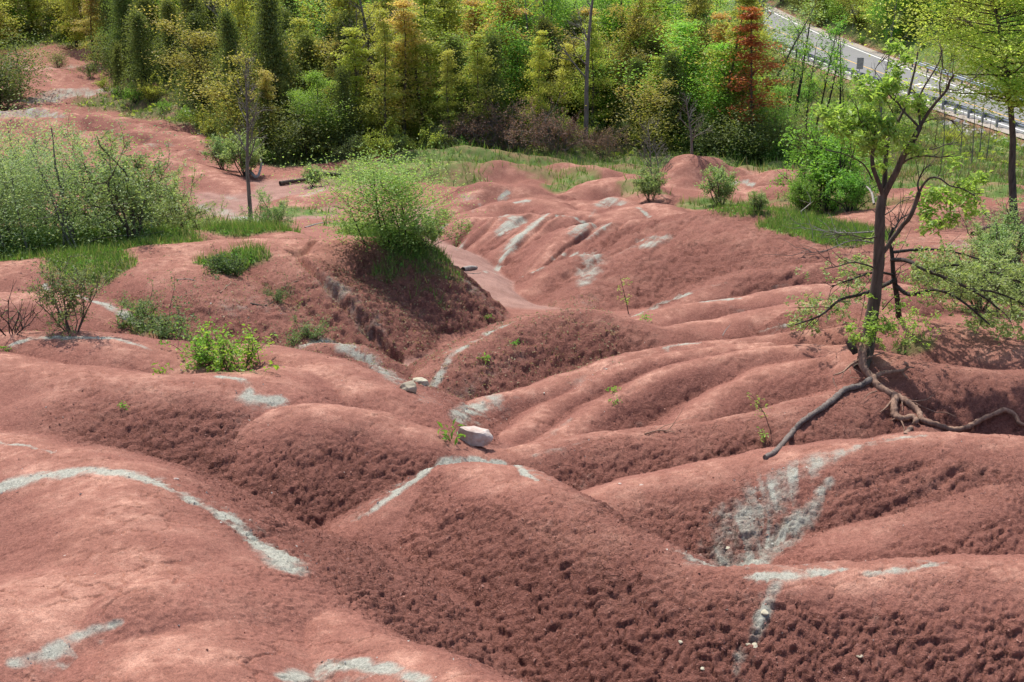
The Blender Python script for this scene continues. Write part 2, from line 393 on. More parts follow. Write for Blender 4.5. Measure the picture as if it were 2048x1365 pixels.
# ------------------------------------------------------------------ what the ground is made of
def polymask(pts, width, edge=0.5, taper=None):
    """1 on the line, 0 beyond its width ; returns an array over the grid"""
    out = np.zeros((NR, NC), f4)
    q = [hit(p[0], p[1]) for p in pts]
    ws = [p[2] if len(p) > 2 else width for p in pts]
    for (A, B, w0, w1) in zip(q[:-1], q[1:], ws[:-1], ws[1:]):
        L = math.hypot(B[0] - A[0], B[1] - A[1]) + 1e-6
        wm = max(w0, w1) * 2.2
        si, sj = window(A[0], A[1], B[0], B[1], wm)
        X = wx[si, sj]; Yv = wy[si, sj]
        X = gx[si, sj]; Yv = gy[si, sj]
        t = np.clip(((X - A[0]) * (B[0] - A[0]) + (Yv - A[1]) * (B[1] - A[1])) / L / L, 0, 1)
        d = np.hypot(X - A[0] - t * (B[0] - A[0]), Yv - A[1] - t * (B[1] - A[1]))
        w = w0 + (w1 - w0) * t
        out[si, sj] = np.maximum(out[si, sj], (1 - sstep(w * .1, w * 1.9, d)).astype(f4))
    return out
PALE = [
 # strength, default width, points (u, v, width)
 (1.0, .10, [(-60,1000,.12),(40,965,.13),(110,948,.13),(200,942,.10),(280,954,.08),(360,985,.07),(430,1022,.07),(490,1062,.10),(540,1098,.14),(575,1128,.16)]),
 (.75, .03, [(-20,884,.03),(50,890,.03),(110,906,.02)]),
 (.75, .06, [(30,1328,.05),(100,1306,.07),(160,1272,.05),(240,1246,.03)]),
 (.45, .06, [(60,1318,.03),(130,1300,.06)]),
 (.85, .06, [(570,1352,.07),(640,1338,.08),(700,1328,.07),(780,1336,.06),(850,1358,.05)]),
 (1.0, .07, [(750,1018,.05),(800,982,.07),(840,952,.07),(890,928,.07),(950,920,.07),(1000,928,.06),(1050,948,.04),(1075,962,.02)]),
 (.6, .05, [(1165,968,.10),(1175,950,.06)]),
 (.55, .05, [(1060,912,.05),(1120,898,.05),(1180,880,.02)]),
 (.95, .08, [(1400,1125,.26),(1470,1060,.26),(1525,1000,.26),(1585,948,.20),(1650,915,.12),(1720,892,.06),(1790,878,.05),(1850,872,.04)]),
 (.7, .12, [(1500,1130,.16),(1560,1080,.16),(1620,1020,.10),(1660,960,.05)]),
 (.9, .05, [(1500,1152,.06),(1560,1150,.10),(1600,1146,.08),(1690,1138,.04)]),
 (.75, .05, [(1555,1165,.05),(1540,1200,.05),(1520,1240,.06),(1500,1285,.05),(1480,1310,.05)]),
 (.7, .04, [(1740,1146,.06),(1820,1138,.05),(1890,1126,.04)]),
 (.45, .05, [(1740,1190,.05),(1752,1235,.07)]), (.3, .05, [(1770,1320,.06),(1760,1330,.05)]),
 (.8, .05, [(20,690,.03),(70,676,.07),(150,674,.06),(230,678,.05),(300,700,.03)]),
 (.8, .06, [(440,752,.06),(480,758,.06),(500,778,.05),(492,800,.10),(560,800,.10)]),
 (.4, .1, [(520,800,.25),(470,840,.12),(430,880,.10)]),
 (1.0, .1, [(610,690,.10),(650,682,.14),(690,692,.16),(730,712,.2),(770,745,.2),(790,762,.15)]),
 (.95, .06, [(90,570,.04),(150,590,.06),(200,606,.07),(250,630,.09),(290,655,.08)]),
 (.6, .2, [(640,560,.25),(690,600,.3),(740,655,.3),(770,690,.2)]), (.45, .2, [(450,620,.3),(520,600,.3),(600,640,.3)]), (.4, .2, [(780,600,.4),(850,650,.4)]),
 (.55, .15, [(930,560,.2),(970,600,.2),(1000,625,.15)]),
 (.7, .05, [(845,770,.08),(900,715,.07),(960,675,.05),(1030,642,.03)]),
 (.4, .2, [(850,800,.25),(930,770,.3),(1000,740,.25),(1060,700,.1)]),
 (.7, .1, [(915,838,.10),(950,815,.14),(985,796,.14)]), (.4, .1, [(1150,770,.12),(1200,745,.14),(1230,725,.10)]),
 (.75, .06, [(1330,697,.04),(1375,688,.05),(1400,684,.04)]),
 (.4, .1, [(1000,830,.1),(1030,800,.1)]), (.45, .08, [(1090,880,.08),(1140,840,.06)]),
 (.4, .05, [(1260,850,.05),(1290,845,.05)]),
 (.75, .15, [(1270,632,.12),(1310,612,.14),(1350,598,.12),(1380,588,.06)]),
 (.7, .06, [(1400,604,.05),(1440,600,.08),(1480,596,.04)]), (.6, .05, [(1450,566,.06),(1380,585,.03)]), (.5, .06, [(1460,625,.08),(1500,618,.05)]),
 (.7, .05, [(1530,660,.05),(1570,652,.06)]), (.5, .05, [(1540,575,.03),(1580,568,.04)]),
 (.5, .03, [(1470,545,.03),(1500,535,.03)]),
 (1.0, .2, [(1130,512,.10),(1160,508,.15),(1185,518,.3),(1180,545,.25),(1165,570,.12)]),
 (.6, .1, [(1080,520,.08),(1120,515,.1)]), (.35, .2, [(1180,570,.3),(1150,620,.3)]),
 (1.0, .2, [(1150,455,.2),(1180,452,.28),(1205,450,.2),(1160,468,.25)]),
 (.95, .2, [(1280,478,.12),(1310,476,.18),(1335,474,.14),(1290,492,.2)]), (.4,.1,[(1260,490,.1),(1220,520,.05)]),
 (1.0, .2, [(1010,432,.15),(1030,438,.3),(1020,455,.3),(1010,470,.2)]),
 (.8, .06, [(1100,428,.08),(1080,440,.08),(1050,465,.09),(1025,490,.10),(1000,520,.08),(970,545,.05)]),
 (.8, .06, [(1115,430,.06),(1150,436,.06),(1180,446,.05)]),
 (.7, .1, [(1090,535,.10),(1060,550,.14),(1035,562,.12)]), (.5, .1, [(1065,500,.1),(1050,525,.1)]),
 (.6, .1, [(930,480,.08),(912,500,.08)]), (.8, .06, [(890,450,.10),(862,478,.10)]),
 (1.0, .15, [(1200,408,.2),(1220,402,.3),(1235,408,.25)]), (.6,.05,[(1190,420,.08),(1180,440,.05)]),
 (.9, .05, [(1275,416,.06),(1292,428,.06),(1300,434,.05)]),
 (.8, .06, [(1015,384,.08),(1000,398,.08)]), (.8, .06, [(1030,405,.06),(1055,402,.10)]), (.6, .06, [(960,408,.06),(945,425,.06)]), (.8,.06,[(925,395,.2),(935,398,.2)]),
 (.9, .1, [(1460,368,.06),(1490,366,.10),(1515,372,.05)]),
 (.9, .1, [(600,395,.15),(620,388,.2),(640,380,.15)]),
 (.7, .2, [(1880,495,.2),(1930,490,.3),(1990,500,.25)]), (.5,.2,[(1840,478,.3),(1860,474,.2)]),
 (1.0, .5, [(-20,230,.7),(30,228,.9),(60,222,.7),(120,235,.3)]), (1.0, .5, [(60,205,.7),(110,190,.9),(150,186,1.1),(190,186,1.0),(230,186,.7)]), (.7, .3, [(50,133,.5),(100,135,.5),(150,132,.5),(172,133,.4)]),
 (.9, .3, [(400,415,.25),(440,422,.3),(480,434,.3),(510,446,.2)]), (.8, .2, [(300,290,.2),(340,292,.25)]), (.7,.2,[(380,300,.2),(410,303,.2)]), (.6, .2, [(450,392,.2),(480,402,.2)]),
]
pale = np.zeros((NR, NC), f4)
for st, w, pts in PALE:
    pale = np.maximum(pale, (st if (max(p[2] for p in pts) < .19 and st > .65) else st * .62) * polymask(pts, w * .8))
CHAN = np.maximum(polymask([(950,890,.5),(905,842,.5),(850,792,.5),(820,748,.6),(815,735,.6),(860,735,.5)], .5), polymask([(1010,590,.8),(960,560,.8),(925,520,.8),(890,470,.9),(865,440,1.0)], 1))
CHAN = np.maximum(CHAN, polymask([(560,430,1.2),(540,405,1.6),(570,388,2.2),(640,382,1.5)], 1))
SANDC = SAND * sstep(.15, .5, CHAN)
n_a = fbm(gx * 5.0, gy * 5.0, 4, 31); n_b = fbm(gx * 1.1, gy * 1.1, 3, 32)
n_s = fbm(RT * 9.0, RD * 1.2, 3, 33)
pale = np.clip(pale + pale * (n_a * .8 + n_s * .9), 0, 1)
pale = (np.clip(pale, 0, 1) ** 1.15).astype(f4)
# long parallel runnels down the far side of the channel
qv = hit(1060, 490)
vm = np.sqrt(((gx - qv[0] - .1) / 3.6) ** 2 + ((gy - qv[1]) / 3.4) ** 2)
vmask = (1 - sstep(.55, 1.1, vm)).astype(f4)
_p = (gx * .90 - gy * .44); _l = (gx * .44 + gy * .90)
runn = fbm(_p * 4.2 + .25 * perlin(_l * .8, _p, 301), _l * .22, 4, 300, .6)
runl = 1 - np.clip(np.abs(perlin(_p * 1.7 + .3 * perlin(_l * .6, _p * .6, 303), _l * .16, 302)) / .16, 0, 1)
pale = pale * (1 - vmask) + np.clip(pale * (.30 + 1.25 * sstep(-.2, .35, runn)), 0, 1) * vmask
g0r = np.gradient(H0, RR, axis=0); g0a = np.gradient(H0, AZ, axis=1) / RR[:, None]
_sa, _ca = np.sin(AZ)[None, :], np.cos(AZ)[None, :]
_zx = g0r * _sa + g0a * _ca; _zy = g0r * _ca - g0a * _sa; _gl = np.sqrt(_zx ** 2 + _zy ** 2) + 1e-6
strk = np.clip(.5 + 1.3 * fbm(gx * 9, gy * 9, 3, 34) + .9 * n_s, 0, 1)
smear = np.zeros_like(pale)
for k_ in range(1, 8):
    st_ = .055 * k_ * np.clip(_gl * 2, 0, 1)
    smear = np.maximum(smear, bil(pale, gx + _zx / _gl * st_, gy + _zy / _gl * st_).astype(f4) * (1 - k_ / 8.5) * .75)
pale = np.maximum(pale * .93, smear * strk).astype(f4)

# growth : blobs of (u, v of the centre, radius across, radius in depth, strength), radii in layout units
GREEN = [
 (0,490,3.0,1.7,1),(120,500,1.8,1.7,1),(230,490,1.5,1.2,1),(60,440,3,1.6,1),(-150,480,3,2,1),(330,455,1.6,1.0,1),(430,448,1.2,.8,.9),(260,450,2.0,1.3,1),(180,525,.7,.7,.9),
 (500,458,.9,.5,1),(610,428,.9,.6,.9),(540,450,.6,.5,.7),(650,450,.5,.5,.4),(760,470,.9,.8,1),(720,450,.9,.8,.9),(830,490,.6,.5,1),(860,525,.42,.35,.42),(900,548,.3,.3,.32),(840,580,.25,.25,.25),(885,600,.2,.2,.25),(780,540,.35,.3,.4),
 (465,525,.62,.34,1),(870,318,2.0,.9,1),(960,316,2.5,.8,1),(1060,314,3.0,.8,1),(1170,318,2.5,.9,.9),(1150,358,.8,.7,.9),(1130,380,.7,.6,.8),(1110,350,1.5,.8,.5),(910,360,1.0,.8,.6),
 (1650,455,1.3,1.0,1),(1700,480,.9,.7,.9),(1590,430,1.3,.8,.7),(1440,412,1.2,.6,.9),(1520,420,1.1,.6,.5),(1290,375,.8,.7,.7),(1660,400,2.0,1.0,.6),(1260,345,1.2,1,.8),
 (260,200,2.5,1.6,.9),(330,212,2,1.5,.9),(400,240,2,1.5,.9),(2000,355,5,2.5,1),(1850,360,4,2,.9),(1990,380,1.0,.6,.9),(480,300,1.5,1.0,.6),(800,330,3,2,.8),
 (1880,540,.5,.4,.6),(2040,560,.8,.8,.6),(1830,690,.3,.2,.5),(460,745,.45,.2,.3),(310,650,.5,.4,.4),
]
green = np.zeros((NR, NC), f4)
for u, v, rx, ry, st in GREEN:
    q = hit(u, v)
    si, sj = window(q[0], q[1], q[0], q[1], max(rx, ry) * 1.6)
    d = np.sqrt(((gx[si, sj] - q[0]) / rx) ** 2 + ((gy[si, sj] - q[1]) / ry) ** 2)
    green[si, sj] = np.maximum(green[si, sj], (st * (1 - sstep(0.6, 1.25, d))).astype(f4))
# everything beyond the badlands carries growth
def redzone(x, y):
    u_edge = np.interp(x / np.maximum(y, 1), [-.45, -.40, -.36, -.33, -.26, -.20, -.02, .05, .12, .2, .28, .42], [70, 70, 71, 70, 49, 40, 39, 38.5, 38.0, 37.0, 34.5, 33.2])
    return 1 - sstep(-.6, .8, y - u_edge + 0.9 * fbm(x * .5, y * .5, 3, 77))
red = redzone(gx, gy).astype(f4)
green = np.maximum(green * red, 1 - red)
green = np.clip(green + 0.9 * green * n_a, 0, 1) * sstep(.12, .45, green + .4 * n_a)
green = (green * rclear).astype(f4)

# relief is pushed out along the slope's own normal, so steep faces do not smear
dzr = np.gradient(H0, RR, axis=0); dza = np.gradient(H0, AZ, axis=1) / RR[:, None]
sa, ca = np.sin(AZ)[None, :], np.cos(AZ)[None, :]
zx = dzr * sa + dza * ca; zy = dzr * ca - dza * sa
glen = np.sqrt(zx * zx + zy * zy) + 1e-6
dxn = (-zx / glen).astype(f4); dyn = (-zy / glen).astype(f4)      # downhill

# ------------------------------------------------------------------ relief : clods, cracks, rills, crust (metres)
mx = (gx * K).astype(f4); my = (gy * K).astype(f4)
nearw = (1 - sstep(22, 34, RR))[:, None].astype(f4)
loose = sstep(0.35, 1.5, RD + 0.55 * fbm(mx * 0.6, my * 0.6, 3, 40)) * (1 - SAND)
smoothpatch = sstep(-.05, .35, fbm(mx * .35 + 7, my * .35, 2, 41))
# places the photograph shows as broken into coarse clods
CLODDY = [(1450,510,3.2,2.2,1.0),(1300,580,2.0,1.6,.9),(1240,450,.8,.8,.5),(1400,450,2.2,1.6,.9),(1290,455,1.2,1.0,.8),(1130,700,1.5,.9,1.0),(1200,670,1.2,.6,1.0),(900,790,.5,.6,.8),(950,760,.6,.7,.8),(680,1080,.5,.6,.7),(740,1130,.6,.6,.8),(1050,1200,1.6,1.2,1.0),(1200,1280,1.6,1.0,1.0),(1400,1300,1.0,.9,.85),(1000,1120,1.1,.8,.7),
          (1900,800,1.8,.7,.9),(1750,830,1.2,.5,.8),(300,870,1.3,.8,.8),(430,1070,.7,.5,.6),(700,1000,1.2,.7,.55),(1850,960,1.6,.6,.7),(1900,1240,1.2,.8,.25),(1700,1350,1.2,.7,.35),
          (700,640,2.0,1.6,.8),(850,640,1.8,1.4,1.0),(500,620,2.0,1.4,.75),(1700,560,2.5,1.0,.5),(1640,640,1.0,.7,.9),(1260,1040,.9,.5,.8),(1380,1040,1.0,.6,.8),(1480,990,1.0,.5,.6),(560,960,1.2,.7,.5),(1300,930,1.5,.5,.8),(1500,890,1.5,.4,.8),(1500,860,1.4,.4,.8),(1030,360,3.5,1.5,.7)]
cl = np.zeros((NR, NC), f4)
for u, v, rx, ry, st in CLODDY:
    q = hit(u, v)
    si, sj = window(q[0], q[1], q[0], q[1], max(rx, ry) * 1.6)
    d = np.sqrt(((gx[si, sj] - q[0]) / rx) ** 2 + ((gy[si, sj] - q[1]) / ry) ** 2)
    cl[si, sj] = np.maximum(cl[si, sj], (st * (1 - sstep(0.4, 1.4, d))).astype(f4))
clod = np.clip(loose * (0.42 + 0.25 * (1 - smoothpatch)) + cl * 0.75 * (1 - SAND), 0, 1) * (1 - .75 * sstep(.4, .9, pale))
clod = clod.astype(f4)
rill = fbm(RT * K * 2.6, RD * 0.5, 3, 50) ; rill2 = fbm(RT * K * 7.0, RD * 0.8, 2, 51)
flank = (sstep(.5, 2.2, RD) * (1 - SAND)).astype(f4)
disp = np.zeros((NR, NC), f4)
SMOOTHY = [(620,1290,1.0,.8),(330,1150,1.2,1.2),(480,1220,.9,.7),(150,1250,1.5,1.4),(760,1340,.8,.6)]
for u, v, rx, ry in SMOOTHY:
    q = hit(u, v)
    d = np.sqrt(((gx - q[0]) / rx) ** 2 + ((gy - q[1]) / ry) ** 2)
    k_ = (1 - sstep(.6, 1.3, d)).astype(f4); clod = clod * (1 - .75 * k_); loose = loose * (1 - .7 * k_)
disp += vmask * (1 - SAND) * (0.13 * runn - 0.15 * runl)
flank2 = flank * sstep(20, 25, RR)[:, None]
disp += 0.025 * flank * rill + 0.16 * flank2 * rill + .07 * flank2 * rill2
cr_, sr_ = math.cos(.55), math.sin(.55)
jx = (mx * cr_ + my * sr_) + 0.16 * fbm(mx * 3, my * 3, 4, 61); jy = (-mx * sr_ + my * cr_) + 0.16 * fbm(mx * 3, my * 3, 4, 62)
lipw = sstep(.15, .45, glen)
def clodlayer(sc, seed, stretch=1.0):
    f1, f2, cid, ox, oy = worley(jx * sc, jy * sc * stretch, seed, off=True)
    # offset turned back into ground directions : the downhill lip of each clod stands proud
    wxo = ox * cr_ - (oy / stretch) * sr_; wyo = ox * sr_ + (oy / stretch) * cr_
    dn_ = np.clip(wxo * dxn + wyo * dyn, -.6, .6)
    gap = np.clip((f2 - f1) / 0.34, 0, 1)
    return (gap * (2 - gap)) * (0.60 + 0.30 * cid) * (1 + 1.15 * dn_ * lipw), gap, cid
c1, g1, id1 = clodlayer(6.4, 71, 1.7)
c2, g2, id2 = clodlayer(14.0, 72, 1.5)
c3, g3, id3 = clodlayer(5.2, 73, .8)
rdg = 1 - 2 * np.abs(fbm(mx * 1.7, my * 1.7, 5, 78, .62))
farc = sstep(11, 19, RR)[:, None].astype(f4)
m1 = sstep(.30, .75, clod + .25 * fbm(mx * 1.3, my * 1.3, 2, 80))
c0, g0, id0 = clodlayer(2.6, 70, 1.7)
midw = (1 - .55 * sstep(11.5, 15, RR))[:, None].astype(f4)
disp += m1 * (1 - .5 * farc) * midw * 0.042 * (c1 - .75) + sstep(.15, .6, clod) * 0.018 * (c2 - .75) * nearw
disp += m1 * nearw * midw * 0.034 * (c0 - .7)
disp += sstep(.3, .9, clod) * farc * (0.055 * (c3 - .75) + .10 * (rdg - .6)) 
disp += 0.035 * fbm(mx * 1.5, my * 1.5, 4, 81) * (1 - SAND) + (0.008 + 0.035 * clod) * .62 * fbm(mx * 5, my * 5, 5, 82, .6) * nearw

disp += (1 - m1) * nearw * (1 - SAND) * (.016 * (c1 - .7) + .010 * (c2 - .7)) * sstep(-.25, .25, fbm(mx * .8, my * .8, 2, 86) + .1)
disp += 0.011 * nearw * fbm(mx * 8, my * 8, 3, 87, .65)
# thin drying cracks on the smooth crests
k1, k2, kid = worley(mx * 1.9 + .45 * fbm(mx * 2.5, my * 2.5, 3, 90), my * 2.6 + .45 * fbm(mx * 2.5, my * 2.5, 3, 91), 92)
crk = (1 - sstep(0.0, 0.055, k2 - k1)) * sstep(.05, .4, fbm(mx * .9, my * .9, 2, 93) + .25) * (1 - sstep(12, 20, RR))[:, None]
disp -= 0.034 * crk * (1 - sstep(.3, .7, clod)) * (1 - SAND)
disp += green * (0.05 * fbm(mx * 2, my * 2, 3, 95) + .02)
# cracked mud slabs in the channel near the boulder, ripples elsewhere
disp += SAND * (0.025 * (sstep(.03, .14, g3 * .5) - 1) * (1 - sstep(17, 20, RR))[:, None] + 0.012 * fbm(mx * 4, my * 1.5, 3, 96))
pl_rough = pale * cl
disp += 0.02 * pale * sstep(.3, 1.5, RD) * (c2 - .6) * nearw
disp *= rclear * (1 - .5 * sstep(45, 70, RR))[:, None]
nl = 1 / np.sqrt(1 + zx * zx + zy * zy)
GX = (gx * K - disp * zx * nl).astype(f4); GY = (gy * K - disp * zy * nl).astype(f4)
H = (H0 * K + disp * nl).astype(f4)      # metres from here on
cavity = np.clip((m1 * (c1 - .75) * 1.6 + sstep(.35, .9, clod) * farc * (c3 - .75) * 1.2), -1, 1)

def ground(x, y):
    """ground height in metres at a point in metres"""
    return float(bil(H, np.array([x / K]), np.array([y / K]))[0])
def groundv(x, y): return bil(H, np.asarray(x) / K, np.asarray(y) / K)
def hitm(u, v):
    q = hit(u, v); return (q[0] * K, q[1] * K, ground(q[0] * K, q[1] * K))

# ------------------------------------------------------------------ materials helpers
def new_mat(name):
    m = bpy.data.materials.new(name); m.use_nodes = True
    nt = m.node_tree
    for n in list(nt.nodes): nt.nodes.remove(n)
    return m, nt
def node(nt, typ, **kw):
    n = nt.nodes.new(typ)
    for k_, v_ in kw.items():
        if k_ == 'inp':
            for a, b in v_.items(): n.inputs[a].default_value = b
        else: setattr(n, k_, v_)
    return n
def ramp(nt, fac, stops, interp='LINEAR'):
    r = nt.nodes.new('ShaderNodeValToRGB'); r.color_ramp.interpolation = interp
    while len(r.color_ramp.elements) < len(stops): r.color_ramp.elements.new(0.5)
    for e, (p, c) in zip(r.color_ramp.elements, stops):
        e.position = p; e.color = (c[0], c[1], c[2], 1)
    nt.links.new(fac, r.inputs[0]); return r.outputs[0]
def mixc(nt, fac, a, b, mode='MIX'):
    m = nt.nodes.new('ShaderNodeMix'); m.data_type = 'RGBA'; m.blend_type = mode
    for sock, val in ((m.inputs[0], fac), (m.inputs[6], a), (m.inputs[7], b)):
        if hasattr(val, 'is_linked') or hasattr(val, 'links'): nt.links.new(val, sock)
        else: sock.default_value = val if not isinstance(val, tuple) else (*val, 1)[:4]
    return m.outputs[2]
def math_n(nt, op, a, b=None):
    m = nt.nodes.new('ShaderNodeMath'); m.operation = op
    for i, val in enumerate((a, b)):
        if val is None: continue
        if hasattr(val, 'links'): nt.links.new(val, m.inputs[i])
        else: m.inputs[i].default_value = val
    return m.outputs[0]
def noise(nt, vec, scale, detail=4, rough=.55):
    n = nt.nodes.new('ShaderNodeTexNoise'); n.inputs['Scale'].default_value = scale
    n.inputs['Detail'].default_value = detail; n.inputs['Roughness'].default_value = rough
    nt.links.new(vec, n.inputs['Vector']); return n.outputs[0]
def attr(nt, name, typ='GEOMETRY'):
    a = nt.nodes.new('ShaderNodeAttribute'); a.attribute_name = name; a.attribute_type = typ; return a

# ------------------------------------------------------------------ the ground mesh
def mesh_grid(name, X, Y, Z, attrs, mat):
    nr, nc = X.shape
    me = bpy.data.meshes.new(name)
    co = np.stack([X, Y, Z], -1).astype(np.float32).reshape(-1)
    idx = np.arange(nr * nc).reshape(nr, nc)
    f = np.stack([idx[:-1, :-1], idx[:-1, 1:], idx[1:, 1:], idx[1:, :-1]], -1).reshape(-1)
    nf = len(f) // 4
    me.vertices.add(nr * nc); me.vertices.foreach_set('co', co)
    me.loops.add(nf * 4); me.loops.foreach_set('vertex_index', f.astype(np.int32))
    me.polygons.add(nf); me.polygons.foreach_set('loop_start', np.arange(0, nf * 4, 4, dtype=np.int32))
    me.polygons.foreach_set('use_smooth', np.ones(nf, bool))
    me.update(calc_edges=True)
    for an, arr in attrs.items():
        a = me.color_attributes.new(an, 'FLOAT_COLOR', 'POINT')
        a.data.foreach_set('color', arr.astype(np.float32).reshape(-1))
    me.materials.append(mat)
    o = bpy.data.objects.new(name, me); COL.objects.link(o)
    return o
m_ground, nt = new_mat('red_shale_ground')
tc = node(nt, 'ShaderNodeTexCoord'); V = tc.outputs['Object']
A = attr(nt, 'ground_a'); sepA = node(nt, 'ShaderNodeSeparateColor'); nt.links.new(A.outputs['Color'], sepA.inputs[0])
B_ = attr(nt, 'ground_b'); sepB = node(nt, 'ShaderNodeSeparateColor'); nt.links.new(B_.outputs['Color'], sepB.inputs[0])
paleS, greenS, clodS = sepA.outputs
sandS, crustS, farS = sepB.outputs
n1 = noise(nt, V, 1.6, 6, .62); n2 = noise(nt, V, 22, 4, .65); n3 = noise(nt, V, 95, 3, .7); n4 = noise(nt, V, .35, 3)
n6 = noise(nt, V, 7.5, 5, .65)
n1c = math_n(nt, 'ADD', math_n(nt, 'MULTIPLY', n1, .62), math_n(nt, 'MULTIPLY', n6, .38))
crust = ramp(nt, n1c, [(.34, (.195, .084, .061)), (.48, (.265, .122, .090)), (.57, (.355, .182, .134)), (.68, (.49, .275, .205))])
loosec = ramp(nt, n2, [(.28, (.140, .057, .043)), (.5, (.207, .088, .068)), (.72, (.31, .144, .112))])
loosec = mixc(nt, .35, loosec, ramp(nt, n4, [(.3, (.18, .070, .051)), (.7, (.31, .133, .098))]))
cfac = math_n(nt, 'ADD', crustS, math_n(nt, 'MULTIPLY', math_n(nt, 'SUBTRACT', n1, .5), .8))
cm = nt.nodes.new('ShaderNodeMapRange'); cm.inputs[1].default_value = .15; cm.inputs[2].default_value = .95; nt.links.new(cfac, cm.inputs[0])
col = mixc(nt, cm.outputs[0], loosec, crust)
sandc = ramp(nt, n1, [(.3, (.22, .12, .096)), (.7, (.32, .19, .155))])
col = mixc(nt, sandS, col, sandc)
palec = ramp(nt, n2, [(.25, (.23, .24, .205)), (.5, (.305, .315, .268)), (.75, (.39, .39, .335))])
pf = nt.nodes.new('ShaderNodeMapRange'); pf.interpolation_type = 'SMOOTHSTEP'; pf.inputs[1].default_value = .10; pf.inputs[2].default_value = .85
nA = noise(nt, V, 7.0, 6, .7)
nt.links.new(math_n(nt, 'ADD', paleS, math_n(nt, 'MULTIPLY', math_n(nt, 'SUBTRACT', nA, .5), .9)), pf.inputs[0])
pfm = math_n(nt, 'MULTIPLY', pf.outputs[0], math_n(nt, 'MINIMUM', math_n(nt, 'MULTIPLY', paleS, 3.0), .92))
col = mixc(nt, pfm, col, palec)
# scattered pale chips and grit
vor = node(nt, 'ShaderNodeTexVoronoi', inp={'Scale': 26.0, 'Randomness': 1.0}); nt.links.new(V, vor.inputs['Vector'])
chip = math_n(nt, 'LESS_THAN', vor.outputs['Distance'], .085)
chip = math_n(nt, 'MULTIPLY', chip, math_n(nt, 'GREATER_THAN', noise(nt, V, 3.0, 2), .56))
col = mixc(nt, math_n(nt, 'MULTIPLY', chip, .8), col, (.50, .42, .36))
grit = ramp(nt, math_n(nt, 'ADD', math_n(nt, 'MULTIPLY', n3, .55), math_n(nt, 'MULTIPLY', noise(nt, V, 42, 4, .8), .45)), [(.36, (.55, .52, .52)), (.5, (1, 1, 1)), (.64, (1.45, 1.42, 1.38))])
col = mixc(nt, 1.0, col, grit, 'MULTIPLY')
greenc = ramp(nt, noise(nt, V, 2.2, 5), [(.3, (.05, .09, .02)), (.5, (.09, .15, .035)), (.62, (.15, .17, .06)), (.8, (.21, .17, .09))])
soilc = mixc(nt, .5, greenc, (.10, .07, .045))
greenc = mixc(nt, farS, greenc, soilc)
col = mixc(nt, greenS, col, greenc)
bs = node(nt, 'ShaderNodeBsdfPrincipled', inp={'Roughness': .95})
bs.inputs['Specular IOR Level'].default_value = .15
nt.links.new(col, bs.inputs['Base Color'])
nd = node(nt, 'ShaderNodeTexNoise', inp={'Scale': 3.2, 'Detail': 5.0, 'Roughness': .62}); nt.links.new(V, nd.inputs['Vector'])
vadd = node(nt, 'ShaderNodeVectorMath', operation='MULTIPLY_ADD'); nt.links.new(nd.outputs['Color'], vadd.inputs[0]); vadd.inputs[1].default_value = (.42, .42, .42); nt.links.new(V, vadd.inputs[2])
def cracks(scale, width, thr):
    ve = node(nt, 'ShaderNodeTexVoronoi', feature='DISTANCE_TO_EDGE', inp={'Scale': scale}); nt.links.new(vadd.outputs[0], ve.inputs['Vector'])
    mr = node(nt, 'ShaderNodeMapRange', inp={1: 0.0, 2: width, 3: 0.0, 4: 1.0}); nt.links.new(ve.outputs['Distance'], mr.inputs[0])
    gate_ = node(nt, 'ShaderNodeMapRange', inp={1: thr, 2: thr + .12, 3: 0.0, 4: 1.0}); nt.links.new(noise(nt, V, scale * .45, 3, .6), gate_.inputs[0])
    return math_n(nt, 'MAXIMUM', mr.outputs[0], math_n(nt, 'SUBTRACT', 1.0, gate_.outputs[0]))
ck1 = cracks(2.6, .022, .46); ck2 = cracks(6.5, .05, .50)
ck = math_n(nt, 'ADD', math_n(nt, 'MULTIPLY', ck1, 1.3), math_n(nt, 'MULTIPLY', ck2, .7))
ngr = noise(nt, V, 48, 5, .75)
bsum = math_n(nt, 'ADD', math_n(nt, 'MULTIPLY', n3, .35), math_n(nt, 'MULTIPLY', n2, 1.0))
bsum = math_n(nt, 'ADD', bsum, math_n(nt, 'MULTIPLY', ngr, .8))
bsum = math_n(nt, 'ADD', bsum, ck)
bm = node(nt, 'ShaderNodeBump', inp={'Distance': .045}); nt.links.new(bsum, bm.inputs['Height'])
nt.links.new(math_n(nt, 'ADD', .42, math_n(nt, 'MULTIPLY', clodS, .5)), bm.inputs['Strength'])
nt.links.new(bm.outputs[0], bs.inputs['Normal'])
mo = node(nt, 'ShaderNodeOutputMaterial'); nt.links.new(bs.outputs[0], mo.inputs[0])
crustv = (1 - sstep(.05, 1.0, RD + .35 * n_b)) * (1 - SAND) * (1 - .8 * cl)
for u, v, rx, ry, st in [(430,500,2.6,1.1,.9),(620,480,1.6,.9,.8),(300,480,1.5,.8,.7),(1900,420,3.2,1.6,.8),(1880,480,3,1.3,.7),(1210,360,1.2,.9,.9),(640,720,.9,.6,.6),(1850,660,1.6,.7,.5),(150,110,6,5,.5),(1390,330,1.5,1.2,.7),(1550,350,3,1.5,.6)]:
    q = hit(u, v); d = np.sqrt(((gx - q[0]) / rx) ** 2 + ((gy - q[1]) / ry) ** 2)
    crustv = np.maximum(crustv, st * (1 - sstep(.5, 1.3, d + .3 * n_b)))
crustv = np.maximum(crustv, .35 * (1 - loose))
ones = np.ones((NR, NC), f4)
farg = (sstep(36, 44, gy) * np.ones_like(gx)).astype(f4) * (1 - sstep(.16, .24, gx / np.maximum(gy, 1)))
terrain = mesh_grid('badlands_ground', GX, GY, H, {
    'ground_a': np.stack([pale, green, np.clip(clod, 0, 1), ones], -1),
    'ground_b': np.stack([SANDC * red, crustv, farg, ones], -1)}, m_ground)
